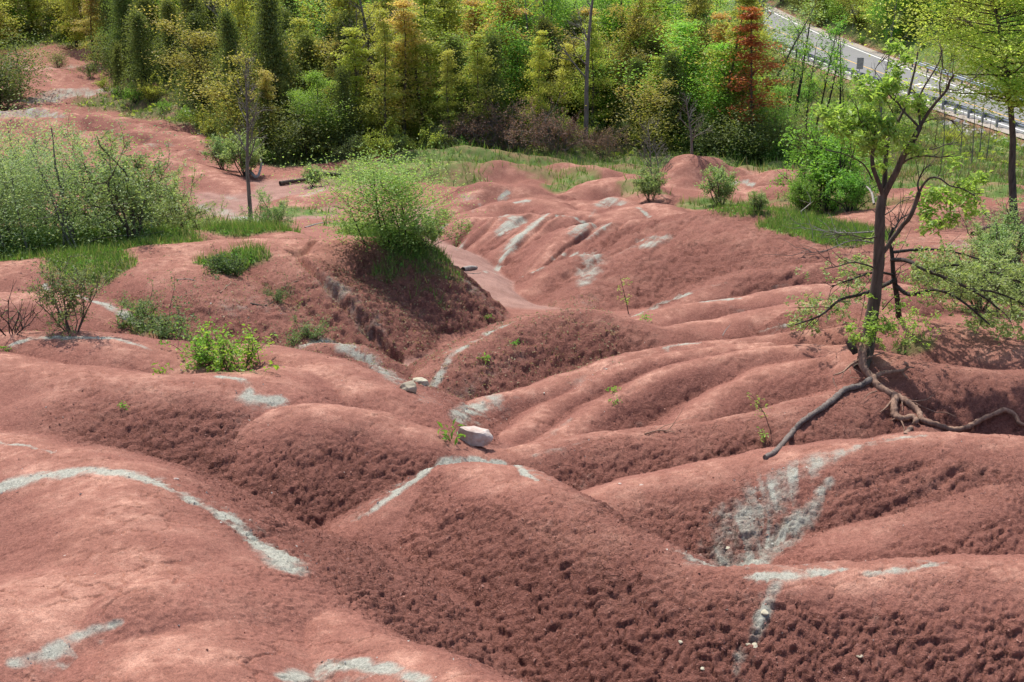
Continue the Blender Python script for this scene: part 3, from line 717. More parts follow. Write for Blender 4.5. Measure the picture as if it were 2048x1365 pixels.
terrain['kind'] = 'structure'

# ------------------------------------------------------------------ object helpers
def tag(o, label=None, cat=None, group=None, kind=None):
    if label: o['label'] = label
    if cat: o['category'] = cat
    if group: o['group'] = group
    if kind: o['kind'] = kind
    return o
def empty(name, loc, rz_=0.0, sc=1.0):
    o = bpy.data.objects.new(name, None); COL.objects.link(o)
    o.empty_display_size = 0.2
    o.location = loc; o.rotation_euler = (0, 0, rz_); o.scale = (sc, sc, sc) if not isinstance(sc, tuple) else sc
    return o
def link_mesh(name, me, parent=None):
    o = bpy.data.objects.new(name, me); COL.objects.link(o)
    if parent is not None: o.parent = parent
    return o
class MB:
    def __init__(s): s.v = []; s.f = []; s.c = []; s.n = 0
    def add(s, v, f, c=None):
        v = np.asarray(v, np.float32).reshape(-1, 3)
        f = np.asarray(f, np.int64)
        s.v.append(v); s.f.append(f + s.n)
        s.c.append(np.zeros((len(v), 4), np.float32) if c is None else np.asarray(c, np.float32))
        s.n += len(v)
    def mesh(s, name, mat, smooth=True):
        me = bpy.data.meshes.new(name)
        if s.n == 0: return me
        V_ = np.concatenate(s.v)
        tri = [f for f in s.f if f.shape[1] == 3]; quad = [f for f in s.f if f.shape[1] == 4]
        lo = []; st = []; tot = 0
        for grp, k_ in ((tri, 3), (quad, 4)):
            if grp:
                g = np.concatenate(grp); lo.append(g.reshape(-1)); st.append(tot + np.arange(len(g)) * k_); tot += len(g) * k_
        lo = np.concatenate(lo).astype(np.int32); st = np.concatenate(st).astype(np.int32)
        me.vertices.add(len(V_)); me.vertices.foreach_set('co', V_.reshape(-1))
        me.loops.add(len(lo)); me.loops.foreach_set('vertex_index', lo)
        me.polygons.add(len(st)); me.polygons.foreach_set('loop_start', st)
        me.polygons.foreach_set('use_smooth', np.full(len(st), smooth))
        me.update(calc_edges=True)
        a = me.color_attributes.new('leaf', 'FLOAT_COLOR', 'POINT')
        a.data.foreach_set('color', np.concatenate(s.c).reshape(-1))
        me.materials.append(mat)
        return me
    def obj(s, name, mat, parent=None, smooth=True): return link_mesh(name, s.mesh(name, mat, smooth), parent)
def tube(mb, pts, rad, sides=6, cap=True, knob=0.0, rs=None):
    P_ = np.asarray(pts, float); n = len(P_)
    rad = np.broadcast_to(np.asarray(rad, float), (n,)) if np.ndim(rad) else np.full(n, rad)
    T = np.gradient(P_, axis=0); T /= np.linalg.norm(T, axis=1)[:, None] + 1e-9
    up = np.array([0, 0, 1.0]) if abs(T[0][2]) < .9 else np.array([0, 1.0, 0])
    U = np.cross(T[0], up); U /= np.linalg.norm(U) + 1e-9
    vs = []
    for i in range(n):
        U = U - T[i] * np.dot(U, T[i]); U /= np.linalg.norm(U) + 1e-9
        W = np.cross(T[i], U)
        a = np.arange(sides) * 2 * math.pi / sides
        r_ = rad[i] * (1 + (knob * (rs.random(sides) * 2 - 1) if knob else 0))
        vs.append(P_[i] + (np.cos(a) * r_)[:, None] * U + (np.sin(a) * r_)[:, None] * W)
    vs = np.concatenate(vs)
    i = np.arange(n - 1)[:, None] * sides; j = np.arange(sides)[None]; j2 = (j + 1) % sides
    f = np.stack([i + j, i + j2, i + sides + j2, i + sides + j], -1).reshape(-1, 4)
    mb.add(vs, f)
    if cap and sides >= 4:
        mb.add(np.concatenate([vs[-sides:], P_[-1:]]), np.stack([np.arange(sides), (np.arange(sides) + 1) % sides, np.full(sides, sides)], -1))
def leaves(mb, C, size, rs, up=0.5, tip=None, aspect=0.5, rnd=None, droop=0.0, jitter=.35):
    """bent four-cornered leaves at the centres C"""
    C = np.asarray(C, float).reshape(-1, 3); n = len(C)
    if n == 0: return
    N = rs.normal(size=(n, 3)); N /= np.linalg.norm(N, axis=1)[:, None]
    N[:, 2] = np.abs(N[:, 2]); N = N * (1 - up) + np.array([0, 0, 1.0]) * up; N /= np.linalg.norm(N, axis=1)[:, None]
    D = rs.normal(size=(n, 3)); D[:, 2] -= droop; D -= N * (D * N).sum(1)[:, None]; D /= np.linalg.norm(D, axis=1)[:, None] + 1e-9
    S = np.cross(N, D)
    L = (size * (1 + jitter * (rs.random(n) * 2 - 1)))[:, None] if np.ndim(size) == 0 else size[:, None]
    W = L * aspect
    base = C - D * L * .5; tp = C + D * L * .5 - N * L * .12
    l = C - S * W * .5 + N * L * .08; r = C + S * W * .5 + N * L * .08
    v = np.stack([base, r, tp, l], 1).reshape(-1, 3)
    q = np.arange(n)[:, None] * 4
    f = np.concatenate([q + np.array([[0, 1, 2]]), q + np.array([[0, 2, 3]])])
    rnd = rs.random(n) if rnd is None else rnd
    tip = np.zeros(n) if tip is None else tip
    c = np.stack([rnd, tip, rs.random(n), np.ones(n)], -1).repeat(4, 0)
    mb.add(v, f, c)

# ------------------------------------------------------------------ plant materials
def leaf_mat(name, c0, c1, tipc=None, trans=.45, hv=.18):
    m, nt = new_mat(name)
    a = attr(nt, 'leaf'); sp = node(nt, 'ShaderNodeSeparateColor'); nt.links.new(a.outputs['Color'], sp.inputs[0])
    oi = node(nt, 'ShaderNodeObjectInfo')
    col = mixc(nt, sp.outputs[0], c0, c1)
    if tipc: col = mixc(nt, sp.outputs[1], col, tipc)
    hs = node(nt, 'ShaderNodeHueSaturation')
    mr = node(nt, 'ShaderNodeMapRange', inp={3: 1 - hv, 4: 1 + hv}); nt.links.new(oi.outputs['Random'], mr.inputs[0])
    mh = node(nt, 'ShaderNodeMapRange', inp={3: .5 - hv * .11, 4: .5 + hv * .09})
    nt.links.new(math_n(nt, 'FRACT', math_n(nt, 'MULTIPLY', oi.outputs['Random'], 7.31)), mh.inputs[0])
    nt.links.new(mr.outputs[0], hs.inputs['Value']); nt.links.new(mh.outputs[0], hs.inputs['Hue']); nt.links.new(col, hs.inputs['Color'])
    d = node(nt, 'ShaderNodeBsdfDiffuse'); t = node(nt, 'ShaderNodeBsdfTranslucent'); g = node(nt, 'ShaderNodeBsdfGlossy', inp={'Roughness': .45})
    nt.links.new(hs.outputs[0], d.inputs[0])
    tc2 = mixc(nt, 1.0, hs.outputs[0], (1.25, 1.3, .75), 'MULTIPLY'); nt.links.new(tc2, t.inputs[0])
    mx_ = node(nt, 'ShaderNodeMixShader', inp={0: trans}); nt.links.new(d.outputs[0], mx_.inputs[1]); nt.links.new(t.outputs[0], mx_.inputs[2])
    g.inputs[0].default_value = (.9, .95, 1, 1)
    m2 = node(nt, 'ShaderNodeMixShader', inp={0: .015}); nt.links.new(mx_.outputs[0], m2.inputs[1]); nt.links.new(g.outputs[0], m2.inputs[2])
    o = node(nt, 'ShaderNodeOutputMaterial'); nt.links.new(m2.outputs[0], o.inputs[0])
    return m
def bark_mat(name, dark, light, scale=14, bump=.5):
    m, nt = new_mat(name)
    tc = node(nt, 'ShaderNodeTexCoord'); mp = node(nt, 'ShaderNodeMapping'); mp.inputs['Scale'].default_value = (1, 1, .22)
    nt.links.new(tc.outputs['Object'], mp.inputs[0])
    n1 = noise(nt, mp.outputs[0], scale, 5, .65); n2 = noise(nt, tc.outputs['Object'], 2.5, 3)
    col = ramp(nt, n1, [(.32, dark), (.62, light)])
    col = mixc(nt, math_n(nt, 'MULTIPLY', n2, .5), col, dark)
    b = node(nt, 'ShaderNodeBsdfPrincipled', inp={'Roughness': .9}); b.inputs['Specular IOR Level'].default_value = .2
    nt.links.new(col, b.inputs['Base Color'])
    bm = node(nt, 'ShaderNodeBump', inp={'Strength': bump, 'Distance': .02}); nt.links.new(n1, bm.inputs['Height']); nt.links.new(bm.outputs[0], b.inputs['Normal'])
    o = node(nt, 'ShaderNodeOutputMaterial'); nt.links.new(b.outputs[0], o.inputs[0])
    return m
M = {}
M['maple'] = leaf_mat('maple_leaf', (.30, .39, .06), (.46, .47, .10), (.55, .44, .16), .5)
M['maple_o'] = leaf_mat('maple_leaf_bronze', (.36, .39, .08), (.48, .43, .12), (.60, .38, .18), .5)
M['cedar'] = leaf_mat('cedar_leaf', (.075, .125, .04), (.15, .20, .06), (.24, .26, .075), .42)
M['green'] = leaf_mat('spring_leaf', (.15, .33, .06), (.27, .47, .08), (.34, .52, .10), .5)
M['grey'] = leaf_mat('poplar_leaf', (.22, .31, .14), (.32, .41, .20), None, .5)
M['olive'] = leaf_mat('olive_leaf', (.19, .25, .05), (.34, .37, .08), (.45, .36, .12), .48)
M['orange'] = leaf_mat('orange_leaf', (.40, .13, .045), (.52, .21, .08), (.24, .17, .05), .4, .08)
M['haw'] = leaf_mat('hawthorn_leaf', (.20, .30, .10), (.36, .46, .19), (.46, .52, .32))
M['lime'] = leaf_mat('lime_leaf', (.17, .33, .04), (.29, .43, .07), None)
M['walnut'] = leaf_mat('young_tree_leaf', (.31, .46, .09), (.44, .57, .15), None, .5)
M['dull'] = leaf_mat('dull_leaf', (.13, .19, .07), (.20, .25, .10), None)
M['twig'] = leaf_mat('reddish_twig', (.22, .12, .085), (.30, .18, .12), (.20, .20, .08), .2)
M['grass'] = leaf_mat('grass_blade', (.10, .17, .04), (.17, .24, .055), (.32, .28, .13), .4)
M['dry'] = leaf_mat('dry_grass_blade', (.26, .21, .12), (.33, .26, .16), (.15, .2, .05), .3)
M['bark'] = bark_mat('brown_bark', (.045, .034, .027), (.15, .115, .09))
M['barkg'] = bark_mat('grey_bark', (.09, .08, .07), (.23, .205, .18))
M['barkd'] = bark_mat('dark_bark', (.022, .018, .016), (.075, .06, .05))
M['root'] = bark_mat('bare_root', (.15, .085, .06), (.36, .23, .165), 22)
M['rootg'] = bark_mat('weathered_root', (.06, .048, .042), (.25, .205, .18), 30)
M['dead'] = bark_mat('silvered_deadwood', (.16, .14, .13), (.36, .33, .30), 20)

def unit(v): v = np.asarray(v, float); return v / (np.linalg.norm(v) + 1e-9)
def wander(p, d, L, n, rs, curl=.15, lift=0.0):
    pts = [np.array(p, float)]; d = unit(d)
    for i in range(n):
        d = unit(d + rs.normal(size=3) * curl + np.array([0, 0, lift]))
        pts.append(pts[-1] + d * L / n)
    return np.array(pts)

def make_canopy_tree(kind, Ht, R, nleaf, seed, leafsize, barkm, leafm, base=.12, trunk_r=None, flat=.35, tipamt=.0, stems=1, airy=1.0):
    rs = np.random.default_rng(seed)
    tr = MB(); lf = MB()
    trunk_r = trunk_r or Ht * .012 + .02
    tops = []
    for s_ in range(stems):
        d0 = np.array([rs.normal() * (.08 + .14 * (stems > 1)), rs.normal() * (.08 + .14 * (stems > 1)), 1])
        tp = wander((rs.normal() * .05 * stems, rs.normal() * .05 * stems, -.35), d0, Ht * (.98 if s_ == 0 else rs.uniform(.6, .9)) + .35, 10, rs, .05, .03)
        tube(tr, tp, np.linspace(trunk_r, .012, 11) * (1 if s_ == 0 else .7), 6 if s_ == 0 else 5)
        tops.append(tp)
    if kind == 'cedar': prof = lambda h: (1 - h) ** .75 * (.75 + .25 * min(1, h * 6))
    elif kind == 'maple': prof = lambda h: (1 - h) ** .8 * min(1, .35 + h * 2.2) * 1.25
    elif kind == 'round': prof = lambda h: math.sqrt(max(0, 1 - (2 * h - 1.0) ** 2)) * .95 + .08
    elif kind == 'spread': prof = lambda h: .62 + .38 * math.sin(math.pi * h)
    else: prof = lambda h: (.35 + .65 * math.sin(math.pi * min(1, h * .9 + .1))) * (1 - h ** 4)
    nb = int((64 if kind == 'cedar' else 30) * airy)
    per = max(6, nleaf // (nb * 4))
    Cs = []; tips = []
    for b in range(nb):
        h = (b + rs.random()) / nb
        tp = tops[rs.integers(len(tops))]
        hz = base + (1 - base) * h
        i = min(int(hz * 10), 9); tt = hz * 10 - i
        p = tp[i] * (1 - tt) + tp[i + 1] * tt
        L = max(.18, R * prof(h) * rs.uniform(.45, 1.35))
        a = rs.uniform(0, 2 * math.pi); L *= 1 + .45 * math.sin(a * 2 + seed) * math.sin(h * 9 + seed * 1.7)
        rise = {'cedar': .25, 'maple': .38, 'round': .45, 'poplar': 1.1, 'spread': .12}.get(kind, .5) * (0.7 + .6 * h)
        bp = wander(p, (math.cos(a), math.sin(a), rise), L, 4, rs, .14, .04)
        tube(tr, bp, np.linspace(max(.008, trunk_r * .32 * (1 - h * .7)), .004, 5), 3, cap=False)
        for c in range(4):
            t = rs.uniform(.25, 1.05) * 4; k = min(int(t), 3); q = bp[k] + (bp[k + 1] - bp[k]) * (t - k)
            q = q + rs.normal(size=3) * np.array([.10, .10, .05]) * L
            sc = (0.10 + .14 * L) * (1.25 if kind != 'cedar' else 1.1) + .06
            n = max(3, int(per * rs.uniform(.5, 1.5)))
            pp = q + rs.normal(size=(n, 3)) * np.array([sc, sc, sc * flat])
            Cs.append(pp)
            out = min(1, np.linalg.norm(q[:2]) / (R + .01)) * .5 + h * .5
            tips.append(np.clip(rs.normal(tipamt * (out * 1.6 - .15), .12, n), 0, 1))
    C = np.concatenate(Cs); tip = np.concatenate(tips)
    keep = C[:, 2] > .02; C = C[keep]; tip = tip[keep]
    leaves(lf, C, leafsize, rs, up=.55 if kind != 'cedar' else .2, tip=tip, aspect=.62, droop=.4)
    return [('trunk', tr.mesh(kind + '_trunk', barkm)), ('crown', lf.mesh(kind + '_crown', leafm, False))]

def make_twiggy(Ht, seed, trunk_r, barkm, spread=.35, levels=3, nb=16, base=.3, leafn=0, leafm=None, leafsize=.06, fork=False, rise=.9):
    """a tree with bare or thinly leaved branches"""
    rs = np.random.default_rng(seed); tr = MB(); lf = MB(); Cs = []
    tp = wander((0, 0, -.3), (rs.normal() * .03, rs.normal() * .03, 1), Ht + .3, 12, rs, .03, .02)
    tube(tr, tp, np.linspace(trunk_r, .012, 13), 7)
    def br(p, d, L, r, lev):
        n = 4 if lev < 2 else 3
        pts = wander(p, d, L, n, rs, .16, .05)
        tube(tr, pts, np.linspace(r, max(.004, r * .35), n + 1), 4 if lev == 1 else 3, cap=False)
        if lev < levels:
            for _ in range(4 if lev == 1 else 3):
                t = rs.uniform(.25, 1) * n; k = min(int(t), n - 1); q = pts[k] + (pts[k + 1] - pts[k]) * (t - k)
                dd = unit(unit(d) + rs.normal(size=3) * .55 + np.array([0, 0, .15]))
                br(q, dd, L * rs.uniform(.35, .6), r * .5, lev + 1)
        elif leafn:
            for _ in range(leafn):
                q = pts[rs.integers(1, n + 1)] + rs.normal(size=3) * leafsize * .9
                Cs.append(q)
    for b in range(nb):
        h = base + (1 - base) * (b + rs.random()) / nb
        i = min(int(h * 12), 11); p = tp[i] + (tp[i + 1] - tp[i]) * (h * 12 - i)
        a = rs.uniform(0, 2 * math.pi)
        br(p, (math.cos(a), math.sin(a), rise), Ht * spread * (1.15 - h) + .25, trunk_r * .35 * (1.2 - h) + .004, 1)
    parts = [('trunk', tr.mesh('twiggy_trunk', barkm))]
    if leafn:
        leaves(lf, np.array(Cs), leafsize, rs, up=.45, aspect=.6); parts.append(('crown', lf.mesh('twiggy_crown', leafm, False)))
    return parts

def make_shrub(Ht, R, seed, nst, leafn, leafsize, barkm, leafm, droopy=.0, levels=3, rough=.2, stem_r=.03, flat=False, tipw=.0, aspect=.6):
    """many stemmed bush : stems, twigs and small leaves"""
    rs = np.random.default_rng(seed); st = MB(); lf = MB(); Cs = []
    def br(p, d, L, r, lev):
        n = 4
        pts = wander(p, d, L, n, rs, rough, .04 - droopy)
        tube(st, pts, np.linspace(r, max(.003, r * .4), n + 1), 5 if lev == 1 else 3, cap=False)
        if lev < levels:
            for _ in range(5 if lev == 1 else 4):
                t = rs.uniform(.3, 1) * n; k = min(int(t), n - 1); q = pts[k] + (pts[k + 1] - pts[k]) * (t - k)
                dd = unit(unit(d) * .8 + rs.normal(size=3) * .75 + np.array([0, 0, .1]))
                br(q, dd, L * rs.uniform(.35, .62), r * .5, lev + 1)
        if lev >= levels - 1:
            m = leafn if lev == levels else leafn // 2
            t = rs.uniform(.15, 1.05, m) * n; k = np.minimum(t.astype(int), n - 1)
            q = pts[k] + (pts[k + 1] - pts[k]) * (t - k)[:, None] + rs.normal(size=(m, 3)) * leafsize * .8
            Cs.append(q)
    for s_ in range(nst):
        a = rs.uniform(0, 2 * math.pi); rr = R * rs.uniform(.15, 1.0)
        d = (math.cos(a) * rr, math.sin(a) * rr, Ht * (rs.uniform(.55, .95) if not flat else rs.uniform(.6, .8)))
        L = math.sqrt(rr * rr + d[2] ** 2) * .8
        br((math.cos(a) * .08 * R, math.sin(a) * .08 * R, -.12), d, L, stem_r * rs.uniform(.6, 1), 1)
    C = np.concatenate(Cs); C = C[C[:, 2] > -.05 * Ht]
    leaves(lf, C, leafsize, rs, up=.4, aspect=aspect, tip=(rs.random(len(C)) < tipw) * rs.random(len(C)), droop=.2)
    return [('stems', st.mesh('shrub_stems', barkm)), ('foliage', lf.mesh('shrub_foliage', leafm, False))]

def place(parts, name, label, cat, x, y, z=None, sc=1.0, rot=None, group=None, sink=0.0, tilt=(0, 0), wob=0.0):
    z = ground(x, y) if z is None else z
    e = empty(name, (x, y, z - sink), 0, sc)
    if wob: e.scale = (sc * RS.uniform(1 - wob, 1 + wob), sc * RS.uniform(1 - wob, 1 + wob), sc * RS.uniform(1 - wob, 1 + wob))
    e.rotation_euler = (tilt[0], tilt[1], rot if rot is not None else RS.uniform(0, 6.28))
    tag(e, label, cat, group)
    for pn, me in parts: link_mesh(pn, me, e)
    return e
RS = np.random.default_rng(5)

# ------------------------------------------------------------------ the wood behind
PR_ = {}
PR_['cedar'] = [make_canopy_tree('cedar', 5.2, 1.35, 11000, 100 + i, .10, M['barkd'], M['cedar'], base=.02, flat=.9, tipamt=.5) for i in range(3)]
PR_['maple'] = [make_canopy_tree('maple', 6.8, [1.25, 1.5, 1.05][i], [8000, 9500, 7000][i], 110 + i, .11, M['bark'], M['maple'], base=.08, flat=.3, tipamt=[.35, .25, .45][i]) for i in range(3)]
PR_['bronze'] = [make_canopy_tree('maple', 6.4, 1.25, 7500, 120 + i, .11, M['bark'], M['maple_o'], base=.1, flat=.28, tipamt=.55) for i in range(2)]
PR_['green'] = [make_canopy_tree('round', 6.0, 1.9, 10000, 130 + i, .115, M['bark'], M['green'], base=.15, flat=.5, tipamt=.4, stems=2) for i in range(2)]
PR_['olive'] = [make_canopy_tree('round', 5.0, 1.9, 10000, 140 + i, .11, M['barkd'], M['olive'], base=.03, flat=.5, tipamt=.5, stems=3) for i in range(2)]
PR_['poplar'] = [make_canopy_tree('poplar', 8.0, 1.3, 6500, 150 + i, .09, M['barkg'], M['grey'], base=.22, flat=1.0, stems=3) for i in range(2)]
PR_['bare'] = [make_twiggy(8.5, 160 + i, .11, M['barkg'], .28, 3, 18, .32) for i in range(2)]
LAB = {'cedar': ('dark_cedar', 'dark green cedar, dense to the ground, in the wood behind the red mounds', 'tree', 'dark cedars in the wood'),
       'maple': ('young_maple', 'yellow green young maple with layered sprays in the wood behind the red mounds', 'tree', 'yellow green maples in the wood'),
       'bronze': ('bronze_maple', 'young maple tipped with bronze spring leaves in the wood behind the red mounds', 'tree', 'bronze tipped maples in the wood'),
       'green': ('leafy_tree', 'fresh green round crowned tree in the wood behind the red mounds', 'tree', 'fresh green trees in the wood'),
       'olive': ('bushy_tree', 'olive green bushy tree with several stems in the wood', 'tree', 'olive bushy trees in the wood'),
       'poplar': ('pale_poplar', 'pale grey green airy poplar rising in the wood', 'tree', 'pale poplars in the wood'),
       'bare': ('bare_tree', 'leafless grey tree with upright twigs standing in the wood', 'tree', 'leafless grey trees in the wood')}
def pick(u, Y, r):
    if u < 200: w = dict(olive=3.2, maple=3, bronze=.8, green=2, cedar=1.4, bare=.5)
    elif u < 700:
        w = dict(cedar=8, maple=.5, green=1.0, olive=.5, bare=.3) if Y < np.interp((u - 1024) / FPX, EDGE_A, EDGE_Y) + 7.5 else dict(cedar=2.4, maple=2.4, bronze=.8, olive=1.8, green=1.6, bare=.7)
    elif u < 1000: w = dict(cedar=3.6, maple=2.6, bronze=.5, green=.9, olive=.4, bare=.4) if Y < 50 else dict(maple=2.6, bronze=.5, poplar=.8, cedar=2.2, green=1.0, bare=.6, olive=.8)
    elif u < 1250: w = dict(maple=3.5, green=1.3, cedar=.8, bronze=.8, olive=.5) if Y < 50 else dict(poplar=2.4, maple=1.5, green=2.0, cedar=.8, bare=1.0)
    else: w = dict(maple=3.4, bronze=.5, cedar=1.5, green=1.4, olive=.5) if Y < 50 else dict(green=2.4, poplar=1.2, cedar=1.4, maple=1.5, bare=.8)
    ks = list(w); ws = np.array([w[k] for k in ks]); ws = ws / ws.sum()
    return ks[int(np.searchsorted(np.cumsum(ws), r))]
def u_of(x, y, z): 
    dz = y * CP - z * SP
    return 1024 + FPX * x / dz
# front edge of the wood, as ground distance for a bearing x/y
EDGE_A = np.array([-.47, -.402, -.395, -.372, -.348, -.330, -.30, -.27, -.24, -.215, -.17, -.12, -.06, .0, .06, .12, .17, .205, .235, .26])
EDGE_Y = np.array([63., 64, 73, 74, 71, 57.0, 54.5, 51.5, 47.5, 41.2, 40.8, 39.8, 39.6, 41.3, 42.2, 42.0, 40.6, 39.4, 40.0, 60.0])
n_f = 0
RGA = [-.37, -.29, -.20, -.10, -.02, .06, .14]
REG = ['left of the far red slope', 'above the far red slope', 'behind the slender grey tree', 'above the channel bend', 'behind the umbrella shrub', 'behind the reddish thicket', 'around the tallest bare tree', 'beside the orange tree']
SHORT = {'cedar': 'dense dark cedar', 'maple': 'layered yellow green maple', 'bronze': 'bronze tipped maple', 'green': 'fresh green tree', 'olive': 'olive bushy tree', 'poplar': 'airy pale poplar', 'bare': 'leafless grey tree'}
rowY = 38.5
while rowY < 118 and n_f < 420:
    sp = 1.28 + (rowY - 38) * .030
    x = -.46 * rowY + RS.uniform(0, sp)
    while x < .30 * rowY:
        xx = x + RS.normal() * sp * .22; yy = rowY + RS.normal() * sp * .25
        x += sp
        a = xx / yy
        if yy < np.interp(a, EDGE_A, EDGE_Y) + .3: continue
        if xx > road_near(yy) - 3.2 - max(0, (62 - yy)) * .18: continue
        if a > .212 - (yy - 40) * .0012: continue
        k = pick(u_of(xx, yy, -7), yy, RS.random())
        pr = PR_[k][RS.integers(len(PR_[k]))]
        nm, lb, ct, gp = LAB[k]
        rgn = REG[int(np.searchsorted(RGA, a))]; rw = 'front row' if yy < np.interp(a, EDGE_A, EDGE_Y) + 3 else 'second ranks' if yy < np.interp(a, EDGE_A, EDGE_Y) + 10 else 'far depth'
        lb = SHORT[k] + ', ' + rw + ' of the wood ' + rgn; gp = SHORT[k] + 's, ' + rw + ', ' + rgn
        front = yy < np.interp(a, EDGE_A, EDGE_Y) + 1.6
        sc = RS.uniform(.55, .9) if front else RS.uniform(.85, 1.3) * (1 + (yy - 40) * .006)
        if k == 'bare' and front: continue
        place(pr, nm, lb, ct, xx * K, yy * K, sc=float(sc), group=gp, sink=.05, wob=.22, tilt=(RS.normal() * .04, RS.normal() * .04))
        n_f += 1
    rowY += sp * .92
print('forest trees', n_f)
# the canopy on the bank beyond the road
n_b = 0
BK = {'olive': ('olive green bushy tree on the bank beyond the road', 'olive trees beyond the road'), 'green': ('fresh green tree on the bank beyond the road', 'green trees beyond the road'),
      'maple': ('yellow green maple on the bank beyond the road', 'maples beyond the road'), 'cedar': ('dark cedar on the bank beyond the road', 'cedars beyond the road'), 'bronze': ('bronze tipped maple on the bank beyond the road', 'bronze maples beyond the road')}
for yy0 in np.arange(70, 165, 2.2):
    for off in (1.0, 3.6, 6.6, 10.5):
        yy = yy0 + RS.normal() * .8; xx = float(road_far(yy)) + off + 1.2 + abs(RS.normal()) * .8
        if xx / yy > .47: continue
        if off == 1.0 and (yy < 96): continue
        k = ['olive', 'green', 'maple', 'olive', 'cedar', 'green'][RS.integers(6)]
        pr = PR_[k][RS.integers(len(PR_[k]))]
        place(pr, 'bank_tree', BK[k][0], 'tree', xx * K, yy * K, sc=float(RS.uniform(1.0, 1.6)), group=BK[k][1], sink=.1)
        n_b += 1
print('bank trees', n_b)

# ------------------------------------------------------------------ road
def strip(name, f_in, f_out, dz, mat, y0=38, y1=200, n=120, cross=2):
    ys = np.linspace(y0, y1, n)
    xa = f_in(ys); xb = f_out(ys)
    X = np.stack([xa + (xb - xa) * t for t in np.linspace(0, 1, cross)], 1) * K
    Yg = np.repeat(ys[:, None], cross, 1) * K
    Z = np.repeat((rz(ys) * K + dz)[:, None], cross, 1)
    idx = np.arange(n * cross).reshape(n, cross)
    me = bpy.data.meshes.new(name)
    me.from_pydata(np.stack([X, Yg, Z], -1).reshape(-1, 3).tolist(), [], np.stack([idx[:-1, :-1], idx[:-1, 1:], idx[1:, 1:], idx[1:, :-1]], -1).reshape(-1, 4).tolist())
    me.materials.append(mat)
    return me
m_asph, nt = new_mat('grey_asphalt')
tc = node(nt, 'ShaderNodeTexCoord'); V = tc.outputs['Object']
n1 = noise(nt, V, .35, 4); n2 = noise(nt, V, 30, 3)
colr = mixc(nt, n1, (.15, .15, .147), (.215, .21, .205)); colr = mixc(nt, math_n(nt, 'MULTIPLY', n2, .35), colr, (.12, .12, .12))
b = node(nt, 'ShaderNodeBsdfPrincipled', inp={'Roughness': .85}); nt.links.new(colr, b.inputs['Base Color'])
o = node(nt, 'ShaderNodeOutputMaterial'); nt.links.new(b.outputs[0], o.inputs[0])
def plain(name, colr, rough=.6, metal=0.0, wear=None):
    m, nt = new_mat(name)
    tc = node(nt, 'ShaderNodeTexCoord'); n1 = noise(nt, tc.outputs['Object'], 6, 4)
    c2 = tuple(c * .72 for c in colr) if wear is None else wear
    cc = ramp(nt, n1, [(.35, c2), (.6, colr)])
    b = node(nt, 'ShaderNodeBsdfPrincipled', inp={'Roughness': rough, 'Metallic': metal}); nt.links.new(cc, b.inputs['Base Color'])
    o = node(nt, 'ShaderNodeOutputMaterial'); nt.links.new(b.outputs[0], o.inputs[0]); return m
m_white = plain('white_road_paint', (.78, .77, .73), .6); m_yel = plain('yellow_road_paint', (.70, .42, .06), .6)
m_steel = plain('galvanised_steel', (.46, .49, .53), .38, .75); m_post = plain('weathered_post', (.33, .34, .36), .6, .4)
m_block = plain('dark_offset_block', (.09, .11, .15), .5); m_shoulder = plain('gravel_shoulder', (.36, .31, .26), .95)
m_signw = plain('white_sign_face', (.78, .78, .76), .5); m_black = plain('black_sign_print', (.02, .02, .02), .5); m_signb = plain('grey_sign_back', (.36, .33, .31), .5, .3)
road_parts = empty('road', (0, 0, 0)); road_parts['kind'] = 'structure'
def lk(name, me, parent=road_parts): return link_mesh(name, me, parent)
lk('asphalt', strip('asphalt', lambda y: road_near(y) - .45, lambda y: road_far(y) + .35, .006, m_asph))
lk('gravel_shoulder', strip('gravel_shoulder', lambda y: road_near(y) - 1.25, lambda y: road_near(y) - .45, .004, m_shoulder))
lk('gravel_shoulder', strip('gravel_shoulder', lambda y: road_far(y) + .35, lambda y: road_far(y) + 1.15, .004, m_shoulder))
lk('edge_line', strip('edge_line', lambda y: road_near(y) - .06, lambda y: road_near(y) + .08, .011, m_white, n=200))
lk('edge_line', strip('edge_line', lambda y: road_far(y) - .08, lambda y: road_far(y) + .06, .011, m_white, n=200))
mid = lambda y: road_near(y) + (road_far(y) - road_near(y)) * .46
lk('centre_line', strip('centre_line', lambda y: mid(y) - .05, lambda y: mid(y) + .05, .011, m_yel, n=200))
# white arrow and bicycle marks painted on the far lane
mb = MB()
def quad_on_road(cx, cy, pts):
    v = [(px, py, float(rz(py / K)) * K + .012) for px, py in [(cx + a, cy + b_) for a, b_ in pts]]
    mb.add(v, [[0, 1, 2, 3]])
cx, cy = PR(1915, 188)[0] * K, PR(1915, 188)[1] * K
for k_ in range(2):
    quad_on_road(cx - 1.5, cy + 3.2 + k_ * 1.3, [(-.75, 0), (0, .8), (0, 1.25), (-.75, .45)])
    quad_on_road(cx - 1.5, cy + 3.2 + k_ * 1.3, [(0, .8), (.75, 0), (.75, .45), (0, 1.25)])
for sgn in (-1, 1):
    for i_ in range(10):
        a0, a1 = i_ * math.pi / 5, (i_ + 1) * math.pi / 5
        quad_on_road(cx + .25, cy + sgn * 1.0, [(math.cos(a0) * .55, math.sin(a0) * .85), (math.cos(a1) * .55, math.sin(a1) * .85), (math.cos(a1) * .38, math.sin(a1) * .6), (math.cos(a0) * .38, math.sin(a0) * .6)])
quad_on_road(cx + .25, cy, [(-.08, -1), (.08, -1), (.08, 1), (-.08, 1)])
quad_on_road(cx + .25, cy, [(-.5, .2), (.5, .2), (.5, .42), (-.5, .42)])
lk('lane_marking', mb.mesh('lane_marking', m_white, False))

